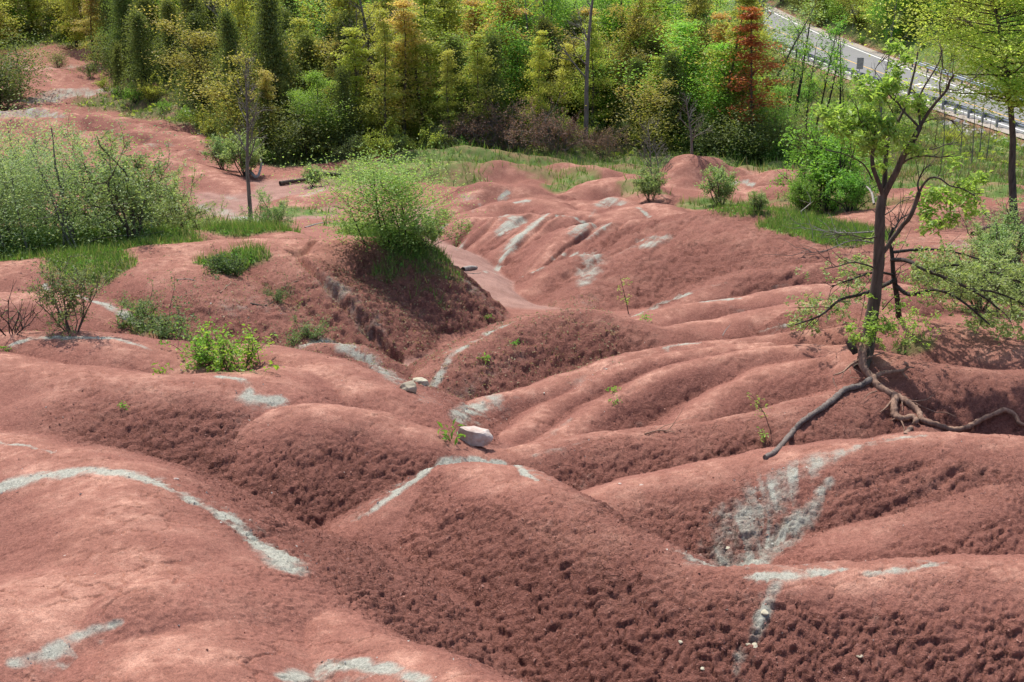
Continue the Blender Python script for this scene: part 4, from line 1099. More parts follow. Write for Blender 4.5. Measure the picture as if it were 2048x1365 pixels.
# guard rails : each post with its block is a part, the rail beam another
def guardrail(fx, side, y0, y1, label):
    e = empty('guard_rail', (float(fx(y0)) * K, y0 * K, float(rz(y0)) * K)); tag(e, label, 'guard rail')
    ox, oy, oz = e.location
    ys = np.arange(y0, y1, 1.9 / K)
    # one post mesh shared by all
    pb = MB()
    def boxv(mb_, c, s_):
        c = np.array(c); s_ = np.array(s_) / 2
        v = np.array([[i, j, k] for i in (-1, 1) for j in (-1, 1) for k in (-1, 1)]) * s_ + c
        mb_.add(v, [[0, 1, 3, 2], [4, 6, 7, 5], [0, 4, 5, 1], [2, 3, 7, 6], [0, 2, 6, 4], [1, 5, 7, 3]])
    boxv(pb, (0, 0, .32), (.16, .17, 1.0)); pme = pb.mesh('post', m_post, False)
    bb = MB(); boxv(bb, (side * .17, 0, .60), (.19, .15, .36)); bme = bb.mesh('offset_block', m_block, False)
    for y in ys:
        p = link_mesh('post', pme, e); p.location = (float(fx(y)) * K - ox, y * K - oy, float(rz(y)) * K - oz + (-.05))
        q = link_mesh('offset_block', bme, p)
    # W beam : swept profile
    prof = [(.00, .0), (.07, .045), (.07, .085), (.0, .13), (.0, .18), (.07, .225), (.07, .265), (.0, .31)]
    yy = np.arange(y0 - .3, y1 + .05, 1.0)
    V_ = []
    for y in yy:
        for a_, h_ in prof: V_.append((float(fx(y)) * K - ox + side * (.27 + a_), y * K - oy, float(rz(y)) * K - oz + .42 + h_))
    n_ = len(prof); idx = np.arange(len(yy) * n_).reshape(len(yy), n_)
    w = MB(); w.add(V_, np.stack([idx[:-1, :-1], idx[:-1, 1:], idx[1:, 1:], idx[1:, :-1]], -1).reshape(-1, 4))
    rail = w.obj('rail_beam', m_steel, e, True)
    mod = rail.modifiers.new('thick', 'SOLIDIFY'); mod.thickness = .012
    if side < 0:
        t = MB(); V_ = []
        for h0 in (.78,):
            for y in yy: V_.append((float(fx(y)) * K - ox + side * .02, y * K - oy, float(rz(y)) * K - oz + h0))
        tube(t, V_, .035, 6); t.obj('top_tube', m_steel, e)
    return e
guardrail(lambda y: road_near(y) - .75, 1, 52, 138, 'long grey steel guard rail on square posts along the near edge of the road')
guardrail(lambda y: road_far(y) + .75, -1, 52, 91, 'shorter double tube guard rail on the far edge of the road below the bank')

def sign(u, v, y, w, h, face, label, back=False, ph=2.0):
    x = (u - 1024) / FPX * (y * CP + 9.5 * SP)
    z0 = ground(x * K, y * K)
    e = empty('road_sign', (x * K, y * K, z0)); tag(e, label, 'sign')
    t = MB(); tube(t, [(0, .03, -.3), (0, .03, ph + h)], .035, 6); t.obj('pole', m_post, e)
    bmx = MB(); vv = []
    for yy_ in (-.012, .012):
        for a_, b_ in ((-1, -1), (1, -1), (1, 1), (-1, 1)): vv.append((a_ * w / 2, yy_ - .03, ph + h / 2 + b_ * h / 2))
    bmx.add(vv, [[0, 1, 2, 3], [4, 7, 6, 5], [0, 4, 5, 1], [1, 5, 6, 2], [2, 6, 7, 3], [3, 7, 4, 0]])
    pl = bmx.obj('sign_plate', face, e, False)
    if not back:
        d = MB()
        cz = ph + h * .76
        d.add([(math.cos(a_) * w * .2, -.046, cz + math.sin(a_) * w * .2) for a_ in np.linspace(0, 2 * math.pi, 12, endpoint=False)] + [(0, -.046, cz)], [[i, (i + 1) % 12, 12] for i in range(12)])
        for (x0, z0_, x1, z1) in ((-.08, ph + h * .5, .1, ph + h * .56), (-.12, ph + h * .16, .1, ph + h * .2)):
            d.add([(x0, -.046, z0_), (x1, -.046, z0_), (x1, -.046, z1), (x0, -.046, z1)], [[0, 1, 2, 3]])
        d.obj('sign_print', m_black, pl, False)
    return e
sign(1703, 50, float(PR(1703, 118)[1]) + 14, .85, 1.15, m_signw, 'white road sign with a black disc at the foot of the bank beyond the road')
sign(1718, 125, 83.6, .62, 1.05, m_signb, 'blank grey back of a road sign behind the near guard rail', True, .75)

# grey gravel spill and riprap below the rail
rs = np.random.default_rng(12)
rb = MB()
for i in range(260):
    q = PZ(1790 + rs.uniform(0, 150), 262 + rs.uniform(-14, 40), -10.4)
    t = rs.uniform(0, 1)
    y = rs.uniform(56, 68); x = float(road_near(y)) - 1.5 - rs.uniform(.2, 5.5) * (1 - abs(y - 62) / 7) 
    x *= K; y *= K; z = ground(x, y); s_ = rs.uniform(.10, .30)
    v = rs.normal(size=(6, 3)); v = v / np.linalg.norm(v, axis=1)[:, None]
    base = np.array([[1, 0, 0], [-1, 0, 0], [0, 1, 0], [0, -1, 0], [0, 0, .7], [0, 0, -.7]]) * s_ * rs.uniform(.7, 1.2, (6, 3)) + rs.normal(size=(6, 3)) * .15 * s_
    base += (x, y, z + s_ * .2)
    rb.add(base, [[0, 2, 4], [2, 1, 4], [1, 3, 4], [3, 0, 4], [2, 0, 5], [1, 2, 5], [3, 1, 5], [0, 3, 5]])
m_rip = plain('pale_riprap', (.50, .47, .43), .9)
o = rb.obj('riprap', m_rip, None, False); tag(o, 'pale broken stones spilled down the grass below the near guard rail', 'riprap', kind='stuff')

# ------------------------------------------------------------------ helper : traced stems. depth offsets in layout units
def trace(pts, Y0):
    out = []
    for p in pts:
        q = P(p[0], p[1], Y0 + (p[2] if len(p) > 2 else 0)); out.append(np.array(q) * K)
    return np.array(out)
def smooth_line(p, n=4): return np.array(catmull([tuple(a) for a in p], n))
def limb(mb, pts, Y0, w0, w1, sides=8, n=4, knob=.0, rs=None, org=(0, 0, 0), snap=None):
    """pts are (u, v, depth offset) ; w0, w1 in photograph pixels across"""
    if snap is not None:      # lie on the ground, or stand clear of it where the ground is farther
        pts = [(p[0], p[1], min(p[2], hit(p[0], p[1])[1] - snap - Y0)) for p in pts]
    l = smooth_line(trace(pts, Y0), n)
    wpx = np.linspace(w0, w1, len(l)) * Y0 * K / FPX / 2 * 1.04
    tube(mb, l - np.array(org), wpx, sides, True, knob, rs)
    return l

# ------------------------------------------------------------------ the young tree on the eroded mound, with its bared roots
rs = np.random.default_rng(77)
TY = 13.95
base = np.array(P(1742, 700, TY)) * K
tree = empty('young_tree', tuple(base)); tag(tree, 'forked young tree with yellow green leaves and bared roots on the eroded red mound', 'tree')
tk = MB()
limb(tk, [(1722,738,-.25),(1732,708,-.1),(1738,680,0),(1744,630,0),(1752,580,0),(1757,530,0),(1759,480,0),(1760,430,0),(1765,392,.02)], TY, 30, 18, 12, 5, .07, rs, base)
bare_tips = []; 
BR = [  # (points, w0, w1)
 ([(1766,392,0),(1758,368,-.05),(1746,335,-.1),(1745,308,-.1),(1752,280,-.12),(1748,262,-.1)], 15, 8),
 ([(1767,392,0),(1770,350,.05),(1772,308,.1),(1776,286,.12),(1790,262,.15),(1796,244,.2),(1812,210,.25),(1822,170,.3),(1830,137,.35),(1836,104,.4)], 17, 4),
 ([(1767,394,0),(1780,368,-.05),(1792,345,-.1),(1809,308,-.15),(1818,294,-.15),(1828,278,-.2),(1840,253,-.2)], 22, 14),
 ([(1840,253,-.2),(1850,236,-.22),(1861,219,-.25),(1872,205,-.28),(1881,195,-.3),(1895,178,-.3),(1899,164,-.35),(1908,150,-.4)], 12, 5),
 ([(1838,255,-.2),(1822,238,-.2),(1806,222,-.15),(1797,208,-.1),(1780,192,.0),(1768,172,.1)], 8, 3),
 ([(1840,250,-.2),(1838,225,-.2),(1837,205,-.15),(1845,180,-.1),(1867,144,-.05),(1878,124,0),(1885,100,0)], 8, 2.5),
 ([(1762,510,0),(1772,498,0),(1785,478,0),(1796,464,0),(1806,450,0),(1816,440,-.05),(1824,425,-.1),(1832,405,-.1),(1838,386,-.15)], 16, 11),
 ([(1838,386,-.15),(1848,368,-.2),(1862,356,-.25),(1880,358,-.3),(1900,372,-.35),(1925,378,-.4),(1950,392,-.4)], 8, 3),
 ([(1838,386,-.15),(1836,365,-.1),(1848,340,-.1),(1862,330,-.05)], 8, 2.5),
 ([(1800,330,-.1),(1820,318,-.2),(1850,312,-.3),(1880,315,-.4),(1910,308,-.5)], 7, 2),
 ([(1812,310,-.15),(1840,300,-.1),(1870,298,0),(1890,290,.1),(1915,285,.2)], 5, 2),
 ([(1840,250,-.2),(1860,240,-.3),(1885,236,-.4),(1905,242,-.45)], 4, 1.5),
 ([(1881,195,-.3),(1879,170,-.25),(1882,150,-.2),(1886,120,-.15),(1880,104,-.1)], 4, 1.5),
 ([(1895,178,-.3),(1912,182,-.3),(1928,176,-.25),(1945,160,-.2),(1955,150,-.2)], 4, 1.2),
 ([(1759,470,0),(1735,478,-.1),(1700,470,-.25),(1672,474,-.35)], 5, 2),
 ([(1756,540,0),(1732,530,-.1),(1705,525,-.2),(1680,532,-.3),(1650,538,-.4)], 7, 2),
 ([(1745,360,-.05),(1728,330,-.1),(1705,316,-.2),(1680,306,-.3),(1650,300,-.35)], 5, 2),
 ([(1748,300,-.1),(1735,270,-.15),(1720,240,-.2),(1715,215,-.2)], 4, 1.5),
 ([(1796,244,.2),(1785,225,.2),(1772,200,.2),(1765,175,.2),(1750,140,.15),(1780,110,.1),(1800,98,.1)], 4, 1.2),
 ([(1772,308,.1),(1762,286,.1),(1750,262,0),(1728,250,-.1)], 5, 2),
 ([(1770,430,0),(1785,420,.1),(1800,405,.2),(1820,398,.3)], 4, 2),
 ([(1765,620,-.05),(1782,600,-.15),(1800,585,-.3)], 4, 1.5),
]
lines = []
for pts, w0, w1 in BR: lines.append((limb(tk, pts, TY, w0 * .62, w1 * .8, 8 if w0 > 10 else 6, 4, .04, rs, base), w0))
for l, w0 in lines[3:6] + lines[12:14] + lines[7:12] + lines[14:19]:
    for _ in range(5):
        i = rs.integers(len(l) // 3, len(l) - 1); d = unit(l[i + 1 if i + 1 < len(l) else i] - l[i - 1])
        q = wander(l[i], unit(d + rs.normal(size=3) * .55 + np.array([0, 0, .3])), rs.uniform(.18, .5), 4, rs, .16, .03)
        tube(tk, q - base, np.linspace(.008, .003, 5), 3, cap=False); bare_tips.append(q[-1])
tk.obj('trunk', M['bark'], tree)
# leaf sprays where the photograph has them : (u, v, radius px, leaves)
z3 = lambda a, b: (1348 + a / 2.926, b / 2.926)
SPR = [(1300,280,30),(1370,330,24),(1300,400,14),(1110,490,40),(1280,460,48),(1260,510,44),(1110,550,30),(1200,560,36),(880,655,34),(960,670,44),(1050,660,48),(1120,670,40),(930,740,26),(1000,760,44),(1080,740,52),(1150,710,48),(1240,720,44),
       (1080,800,44),(1150,820,44),(1220,870,30),(1140,870,24),(1450,600,30),(1340,590,34),(1300,780,40),(1400,870,28),(1460,640,34),(1360,760,30),(1500,1140,40),(1580,1170,48),(1680,1080,40),(1700,1170,44),(1480,1240,34),(1600,1290,44),(1640,940,22),(1790,1040,24),(1730,1110,34),(1740,1230,28),(1490,1320,30),(1220,980,16)]
lf = MB(); tw = MB()
def spray(cu, cv, rpx, Y, nleaf, size, rs, org, lf, tw, spread_y=.35, aspect=.45, droop=.5, up=.35):
    c = np.array(P(cu, cv, Y)) * K; r_ = rpx * Y * K / FPX
    Cs = []
    for k_ in range(max(2, nleaf // 9)):
        p = c + rs.normal(size=3) * np.array([.55, .6, .35]) * r_
        d = unit(rs.normal(size=3) * np.array([1, 1, .5]) + np.array([0, 0, -.1]))
        t = wander(p, d, r_ * .8 + .06, 4, rs, .2, -.03)
        tube(tw, t - org, np.linspace(.005, .002, 5), 3, cap=False)
        for m_ in range(9):
            s_ = rs.uniform(0, 4); i = min(int(s_), 3)
            Cs.append(t[i] + (t[i + 1] - t[i]) * (s_ - i) + rs.normal(size=3) * size * .45)
    leaves(lf, np.array(Cs) - org, size, rs, up=up, aspect=aspect, droop=droop)
for a, b, r_ in SPR:
    u, v = z3(a, b); spray(u, v, r_ * 1.15 / 2.926, TY + rs.uniform(-.35, .15), int(r_ * 3.0), .10, rs, base, lf, tw)
for a, b, r_ in [(300,60,40),(300,100,30),(450,190,55),(340,190,50),(540,60,70),(560,120,60),(620,40,60),(660,90,50)]:
    spray(1640 + a / 4.875, 640 + b / 4.875, r_ / 4.875, TY - .25, int(r_ * 1.1), .075, rs, base, lf, tw)
for i in range(46):
    spray(rs.uniform(1740, 1875), rs.uniform(585, 690), 9, TY - rs.uniform(-.3, .45), 14, .06, rs, base, lf, tw)
o = tw.obj('twigs', M['bark'], tree); o['kind'] = 'stuff'; o = lf.obj('crown', M['walnut'], tree, False); o['kind'] = 'stuff'
# the largest leaves of the near crown, one by one
lm = MB(); lv = [(0, 0, 0), (.30, .20, .03), (.62, .17, .02), (1, 0, -.10), (.62, -.17, .02), (.30, -.20, .03), (.5, 0, -.035)]
lm.add(lv, [[0, 6, 1], [1, 6, 2], [2, 6, 3], [3, 6, 4], [4, 6, 5], [5, 6, 0]], [[.5, 0, .5, 1]] * 7); lme = lm.mesh('leaf', M['walnut'], False)
for i in range(280):
    a, b, r_ = SPR[i % len(SPR)]; u, v = z3(a, b)
    p = np.array(P(u + rs.normal() * r_ * .2, v + rs.normal() * r_ * .2, TY + rs.uniform(-.3, .1))) * K - base
    o = link_mesh('leaf', lme, tree); o.location = tuple(p); s_ = rs.uniform(.10, .17); o.scale = (s_, s_, s_)
    o.rotation_euler = (rs.normal() * .4, rs.uniform(-.1, .9), rs.uniform(0, 6.28))
z7 = lambda a, b, d=0.0: (1640 + a / 4.875, 640 + b / 4.875, d)
rt = MB()
RO = [
 ([z7(440,200,-.1),(1640+415/4.875,640+300/4.875,-.28),z7(412,390,-.36),z7(432,480,-.44),z7(505,560,-.52),z7(560,640,-.62),z7(680,710,-.72),z7(760,750,-.80),z7(860,810,-.86),z7(955,885,-.95),z7(1000,975,-1.05),z7(1120,1020,-1.12),z7(1290,1070,-1.2),z7(1430,1050,-1.16),z7(1560,980,-1.0),z7(1720,910,-.85),z7(1810,880,-.8),z7(1900,930,-.9),z7(1940,1000,-1.0),z7(1990,1030,-1.05)], 15, 6),
 ([z7(735,750,-.80),z7(722,850,-.9),z7(735,930,-1.0),z7(800,962,-1.08),z7(900,945,-1.08),z7(935,990,-1.15),z7(880,1060,-1.25),z7(835,1120,-1.4)], 13, 7),
 ([z7(505,575,-.55),z7(400,640,-.62),z7(250,680,-.66),z7(150,760,-.75),z7(50,840,-.85),(1621,832,-.95),(1601,847,-1.0),(1580,871,-1.12),(1553,901,-1.3),(1530,916,-1.45)], 11, 8),
 ([z7(530,570,-.52),z7(580,530,-.5),z7(700,508,-.5),z7(800,498,-.52),z7(835,480,-.54),z7(850,450,-.56),z7(832,418,-.58)], 9, 4),
 ([z7(840,470,-.56),z7(880,462,-.6),z7(922,466,-.62)], 5, 2),
 ([z7(790,498,-.5),z7(815,530,-.56),z7(870,582,-.64)], 4, 1.5),
 ([z7(395,395,-.3),z7(300,440,-.32),z7(220,510,-.42),z7(130,540,-.48)], 6, 2.5),
 ([z7(130,566,-.45),z7(140,620,-.5),z7(168,662,-.56)], 2.5, 1.5),
 ([z7(300,440,-.32),z7(240,500,-.42),z7(205,575,-.5)], 3, 1.2), ([z7(290,480,-.4),z7(300,530,-.48)], 2.5, 1),
 ([z7(720,765,-.82),z7(640,860,-.98),z7(580,905,-1.05)], 6, 1.5),
 ([z7(790,745,-.8),z7(900,800,-.85),z7(1000,850,-.9),z7(1140,905,-.95)], 5, 1.5),
 ([z7(890,795,-.84),z7(1030,782,-.82),z7(1110,730,-.75)], 4, 1.2),
 ([z7(700,690,-.72),z7(820,780,-.8),z7(940,870,-.9)], 5, 3),
 ([z7(790,980,-1.1),z7(820,1050,-1.2),z7(818,1095,-1.28)], 3, 1.2),
 ([z7(800,970,-1.08),z7(740,965,-1.1),z7(680,985,-1.15)], 4, 1.2),
 ([z7(555,695,-.72),z7(480,720,-.75),z7(420,780,-.8)], 3, 1), ([z7(800,800,-.85),z7(806,890,-.95)], 2.5, 1),
 ([z7(1130,905,-.95),z7(1230,905,-1.0),z7(1330,950,-1.05)], 2, 1),
 ([z7(410,390,-.32),z7(520,350,-.3),z7(620,320,-.25)], 5, 2), ([z7(330,480,-.42),z7(400,520,-.5)], 2, 1), ([z7(300,560,-.5),z7(380,570,-.55),z7(430,560,-.55)], 2, 1),
]
rg = MB()
for k_, (pts, w0, w1) in enumerate(RO):
    limb(rg if k_ == 2 else rt, pts, TY, w0 * 1.12, w1 * 1.15, 9 if w0 > 8 else 5, 6 if w0 > 8 else 4,   .26 if w0 > 8 else .12, rs, base, snap=.035)
rt.obj('bared_roots', M['root'], tree); o = rg.obj('weathered_root', M['rootg'], tree); o['label'] = 'long grey root reaching down to the left'
st = MB(); limb(st, [z7(350,330,-.12),z7(330,290,-.1),z7(312,250,-.06),z7(296,214,-.02)], TY, 13, 20, 9, 3, .1, rs, base); st.obj('root_stub', M['barkd'], tree)

# dark broken tree just behind, its leafy boughs sprawling over the slope
TY2 = 15.6
rs = np.random.default_rng(78)
b2 = np.array(hitm(1795, 600)); TYb = b2[1] / K
b2 = np.array(P(1795, 612, TY2)) * K
sp = empty('sprawling_tree', tuple(b2)); tag(sp, 'dark stemmed low tree with leafy boughs sprawling over the slope behind the young tree', 'tree')
sk = MB(); sl = MB(); stw = MB()
for pts, w0, w1 in [([(1798,640,.2),(1795,600,0),(1787,553,0),(1784,508,0),(1779,480,0),(1786,455,0)],13,5),
    ([(1784,520,0),(1815,522,-.3),(1850,540,-.6),(1900,560,-.8),(1960,590,-1.0),(2000,620,-1.1)],10,3),
    ([(1790,570,0),(1820,590,-.3),(1870,580,-.5),(1920,600,-.9),(1980,650,-1.1)],9,3),
    ([(1790,560,0),(1760,575,-.3),(1720,590,-.7),(1680,600,-.9),(1640,632,-1.1),(1590,650,-1.0)],9,2.5),
    ([(1787,550,0),(1750,545,-.4),(1700,560,-.7),(1660,575,-.8)],6,2),
    ([(1785,505,0),(1830,500,.2),(1880,500,.3),(1930,510,.3),(1990,530,.2)],7,2.5),
    ([(1860,545,-.6),(1900,530,-.5),(1960,540,-.4),(2030,560,-.4),(2080,590,-.4)],6,2.5),
    ([(1940,580,-.9),(1990,585,-.8),(2050,610,-.8),(2090,640,-.8)],5,2),
    ([(1782,470,0),(1800,440,.1),(1812,432,.2)],5,2)]:
    l = limb(sk, pts, TY2, w0, w1, 6, 4, .06, rs, b2)
    for _ in range(12):
        i = rs.integers(len(l) // 4, len(l) - 1); d = unit(l[i] - l[i - 1])
        q = wander(l[i], unit(d + rs.normal(size=3) * .6 + np.array([0, 0, .15])), rs.uniform(.3, .8), 4, rs, .18, .0)
        tube(stw, q - b2, np.linspace(.009, .003, 5), 3, cap=False)
for (u0, v0, ru, rv, n_) in [(1700,560,55,42,44),(1660,610,60,28,36),(1600,648,44,12,14),(1880,520,60,34,44),(1960,560,70,44,60),(2030,600,50,48,56),(1900,590,60,34,30),(1960,640,50,26,34),(2030,660,34,18,22),(1840,545,30,34,20),(2040,530,40,40,30),(1720,520,30,14,10)]:
    for _ in range(n_):
        spray(u0 + rs.normal() * ru * .55, v0 + rs.normal() * rv * .55, 10, TY2 + rs.uniform(-1.1, .3), 26, .065, rs, b2, sl, stw, aspect=.6, up=.4, droop=.1)
sk.obj('trunk', M['barkd'], sp); o = stw.obj('twigs', M['barkd'], sp); o['kind'] = 'stuff'; sl.obj('crown', M['haw'], sp, False)

# ------------------------------------------------------------------ bushes and shrubs of the middle ground
def mk(*a, **k_): return make_shrub(*a, **k_)
haw = [make_canopy_tree('round', 3.1, 2.1, 11500, 200, .065, M['barkg'], M['haw'], base=.0, flat=.55, tipamt=.3, stems=7, airy=1.7, trunk_r=.05),
       make_canopy_tree('round', 2.5, 1.9, 10500, 201, .065, M['barkg'], M['haw'], base=.0, flat=.55, tipamt=.3, stems=7, airy=1.7, trunk_r=.05)]
def spot(u, v): return hitm(u, v)
def at_depth(u, Y):
    """a spot on the ground on a bearing, at a ground distance in layout units"""
    x = (u - 1024) / FPX * (Y * CP + 5.5 * SP) * K
    return (x, Y * K, ground(x, Y * K))
def pl(parts, name, lab, cat, p, sc=1.0, **kw): return place(parts, name, lab, cat, p[0], p[1], None, sc, **kw)
HW = [(150,492,haw[0],.98,'big pale green hawthorn bush before the red slope, tallest of the left clump'),
      (15,484,haw[1],.85,'pale green hawthorn bush at the left edge by the grass'),
      (-60,470,haw[0],1.1,'pale green hawthorn cut off by the left edge of the view'),
      ]
for u, v, pr, sc, lb in HW: pl(pr, 'hawthorn_bush', lb, 'bush', spot(u, v), sc, sink=.05)
hv = mk(2.3, 1.2, 205, 10, 34, .06, M['bark'], M['haw'], stem_r=.035, tipw=.1)
pl(hv, 'hawthorn_bush', 'open upright hawthorn between the left clump and the slender grey tree', 'bush', at_depth(345, 22.8), 1.0, sink=.05)
pl(hv, 'hawthorn_bush', 'small loose hawthorn just left of the slender grey tree', 'bush', at_depth(415, 23.2), .62, sink=.05)
pl(hv, 'hawthorn_bush', 'low twiggy bush at the foot of the slender grey tree', 'bush', at_depth(540, 22.6), .6, sink=.05)
for u, v, sc_, lb in [(262, 478, 1.25, 'open twiggy hawthorn at the right end of the left clump, by the bare hill'), (95, 455, 1.45, 'tall loose hawthorn rising out of the left clump'), (190, 452, 1.4, 'loose topped hawthorn behind the tallest one in the left clump'), (10, 440, 1.5, 'tall loose hawthorn at the left edge behind the clump'), (310, 440, 1.0, 'small open hawthorn on the grass behind the right end of the clump')]:
    pl(hv, 'hawthorn_bush', lb, 'bush', spot(u, v), sc_, rot=u * .1, sink=.05)
ub = make_canopy_tree('round', 2.15, 1.35, 15000, 211, .07, M['barkd'], leaf_mat('umbrella_leaf', (.16, .29, .06), (.29, .43, .11), (.40, .48, .2), .48), base=.14, flat=.5, tipamt=.3, stems=6, airy=2.6, trunk_r=.04)
pl(ub, 'umbrella_shrub', 'spreading bright green shrub with a domed crown on the grassy hill above the channel', 'shrub', at_depth(798, 19.6), .86, sink=.08, rot=.3)
ub2 = mk(1.3, 1.3, 212, 9, 24, .07, M['barkd'], M['haw'], stem_r=.02, levels=3, droopy=.03)
pl(ub2, 'umbrella_shrub', 'low bough like shrub under the right side of the domed shrub', 'shrub', at_depth(850, 19.45), .7, rot=1.2)

slim = mk(1.55, .7, 220, 10, 12, .05, M['bark'], M['dull'], stem_r=.018, levels=3)
pl(slim, 'sparse_shrub', 'sparse many stemmed shrub on the ledge above the pale topped ridge at left', 'shrub', spot(145, 664), 1.0)
stalks = mk(1.1, .5, 221, 9, 1, .04, M['barkd'], M['dull'], stem_r=.014, levels=2)
pl(stalks, 'bare_stalks', 'clump of nearly bare dark stalks at the left edge', 'shrub', spot(22, 668), 1.0)
lime = mk(.95, .95, 222, 12, 15, .075, M['bark'], M['lime'], stem_r=.016, levels=2, flat=True)
pl(lime, 'lime_shrub', 'bright lime green leafy shrub in the saddle left of the pale ridge', 'shrub', spot(480, 738), 1.0)
pl(lime, 'lime_shrub', 'lower left part clump of bright green leaves beside the lime shrub', 'shrub', spot(405, 722), .7)
crp = mk(.55, .95, 223, 14, 18, .055, M['bark'], M['dull'], stem_r=.014, levels=2, flat=True)
pl(crp, 'creeping_shrub', 'dull green shrub creeping down the gully left of centre', 'shrub', spot(310, 668), 1.1)
pl(crp, 'creeping_shrub', 'dull green sprig on the upper lip of the left gully', 'shrub', spot(275, 625), .7)
pl(crp, 'creeping_shrub', 'small grey green shrub at the foot of the scarp behind the pale ridge', 'shrub', spot(612, 680), .75, rot=1.0)
pl(crp, 'creeping_shrub', 'tiny shrub halfway up the scarp beside bare twigs', 'shrub', spot(552, 598), .55)
tus = mk(.5, .7, 224, 24, 14, .055, M['barkd'], leaf_mat('tussock_leaf', (.08, .13, .04), (.15, .20, .06)), stem_r=.01, levels=2, flat=True)
pl(tus, 'tussock_shrub', 'dark low tussock shrub alone on the bare middle hill', 'shrub', spot(466, 548), 1.0)
sm = mk(1.5, .95, 225, 8, 22, .075, M['bark'], M['haw'], stem_r=.028, levels=3)
pl(sm, 'small_hawthorn', 'small round hawthorn on the capped cliff right of centre', 'bush', spot(1440, 412), .95)
pl(sm, 'leafy_shrub', 'bright green shrub on the shaded side of the flat topped mound', 'shrub', spot(1300, 402), .8, rot=.4)
pl(sm, 'leafy_shrub', 'little shrub at the sandy bend of the channel', 'shrub', at_depth(622, 35.5), .62, rot=2.0)
pl(sm, 'leafy_shrub', 'slim shrub on the far hillock beyond the slender grey tree', 'shrub', at_depth(440, 38.5), 1.0, rot=2.6)
pl(sm, 'leafy_shrub', 'loose shrub right of the slender grey tree on the far bank', 'shrub', at_depth(485, 37.6), 1.25, rot=2.9)
pl(sm, 'leafy_shrub', 'straggling shrub along the top of the capped cliff', 'shrub', spot(1515, 424), .42, rot=3.0)
dk = mk(2.6, 1.5, 226, 12, 26, .085, M['barkd'], M['green'], stem_r=.04, levels=3)
pl(dk, 'bushy_young_tree', 'bushy green young tree with dark stems left of the forked tree', 'tree', spot(1650, 418), 1.3, sink=.1)
pl(dk, 'leafy_shrub', 'dense green shrub at the foot of the bushy young tree', 'shrub', spot(1606, 430), .55, rot=1)
pl(dk, 'leafy_shrub', 'green shrub right of the bushy young tree', 'shrub', spot(1700, 425), .6, rot=2)
pl(hv, 'leafy_shrub', 'tall pale shrub at the right edge behind the sprawling tree', 'shrub', spot(2020, 560), .9, rot=1)
pl(hv, 'leafy_shrub', 'pale shrub by the fallen branch at the right edge', 'shrub', spot(1985, 520), .55, rot=2)
pl(hv, 'leafy_shrub', 'bushy shrub in the bottom of the right hand slope', 'shrub', spot(1960, 620), .75, rot=2.4)

# slender saplings
def sapling(u, v, h, lean, seed, lab, nl=30, ls=.05, mat=None, thin=.008):
    rs_ = np.random.default_rng(seed); q = spot(u, v); e = empty('sapling', q); tag(e, lab, 'sapling')
    s_ = MB(); l_ = MB()
    l = wander((0, 0, -.04), (lean, 0, 1), h, 7, rs_, .07, 0); tube(s_, l, np.linspace(thin, .003, 8), 5)
    Cs = []
    for i in range(10):
        k_ = rs_.integers(2, 8); a = rs_.uniform(0, 6.28)
        m_ = wander(l[k_], (math.cos(a), math.sin(a), .6), h * .22, 3, rs_, .15, 0); tube(s_, m_, np.linspace(.004, .002, 4), 3, cap=False)
        for _ in range(max(1, nl // 10)): Cs.append(m_[rs_.integers(1, 4)] + rs_.normal(size=3) * .02)
    leaves(l_, np.array(Cs), ls, rs_, up=.4, aspect=.45)
    s_.obj('stem', M['bark'], e); l_.obj('leaves', mat or M['dull'], e, False); return e
sapling(1543, 862, .75, -.28, 301, 'thin sapling with drooping yellowish leaves beside the long grey root', 60, .045, M['walnut'])
sapling(1533, 880, .22, -.5, 302, 'low leafy offshoot under the leaning sapling by the grey root', 40, .045, M['walnut'])
sapling(1258, 628, 1.1, -.16, 303, 'lone sapling with sparse pale leaves at the foot of the cloddy cliff', 60, .06, M['walnut'], .014)
for i, (u, v, sc_, lb) in enumerate([(1028,690,.16,'small green tuft near the crest of the central hump'), (972,722,.20,'small spiky green tuft on the left flank of the central hump'), (1227,786,.16,'pale green seedling on the right hand ridge, upper of two'), (1229,808,.14,'pale green seedling on the right hand ridge, lower of two'),
                              (900,882,.28,'bright green leafy plant left of the white boulder'), (12,702,.14,'little green tuft near the left edge on the pale topped ridge'), (323,748,.22,'green tuft in the fold left of the lime shrub'), (375,738,.16,'green tuft below the lime shrub by the fold'), (247,816,.12,'tiny seedling on the dark flank of the left hollow'),
                              (1290,640,.18,'green tuft behind the crest of the central hump'), (975,640,.14,'tuft of green on the shaded slope of the middle hill')]):
    rs_ = np.random.default_rng(320 + i); q = spot(u, v); l_ = MB(); n_ = 26
    C = rs_.normal(size=(n_, 3)) * np.array([.38, .38, .2]) * sc_ + np.array([0, 0, sc_ * .35])
    leaves(l_, C, sc_ * .42, rs_, up=.2, aspect=.35)
    for s3 in range(7):
        a = rs_.uniform(0, 6.28); tube(l_, [(0, 0, -.02), (math.cos(a) * sc_ * .3, math.sin(a) * sc_ * .3, sc_ * .4)], [.004, .002], 3, cap=False)
    o = l_.obj('green_tuft', M['lime'] if i in (4, 6) else M['green'], None, False); o.location = q; tag(o, lb, 'plant')

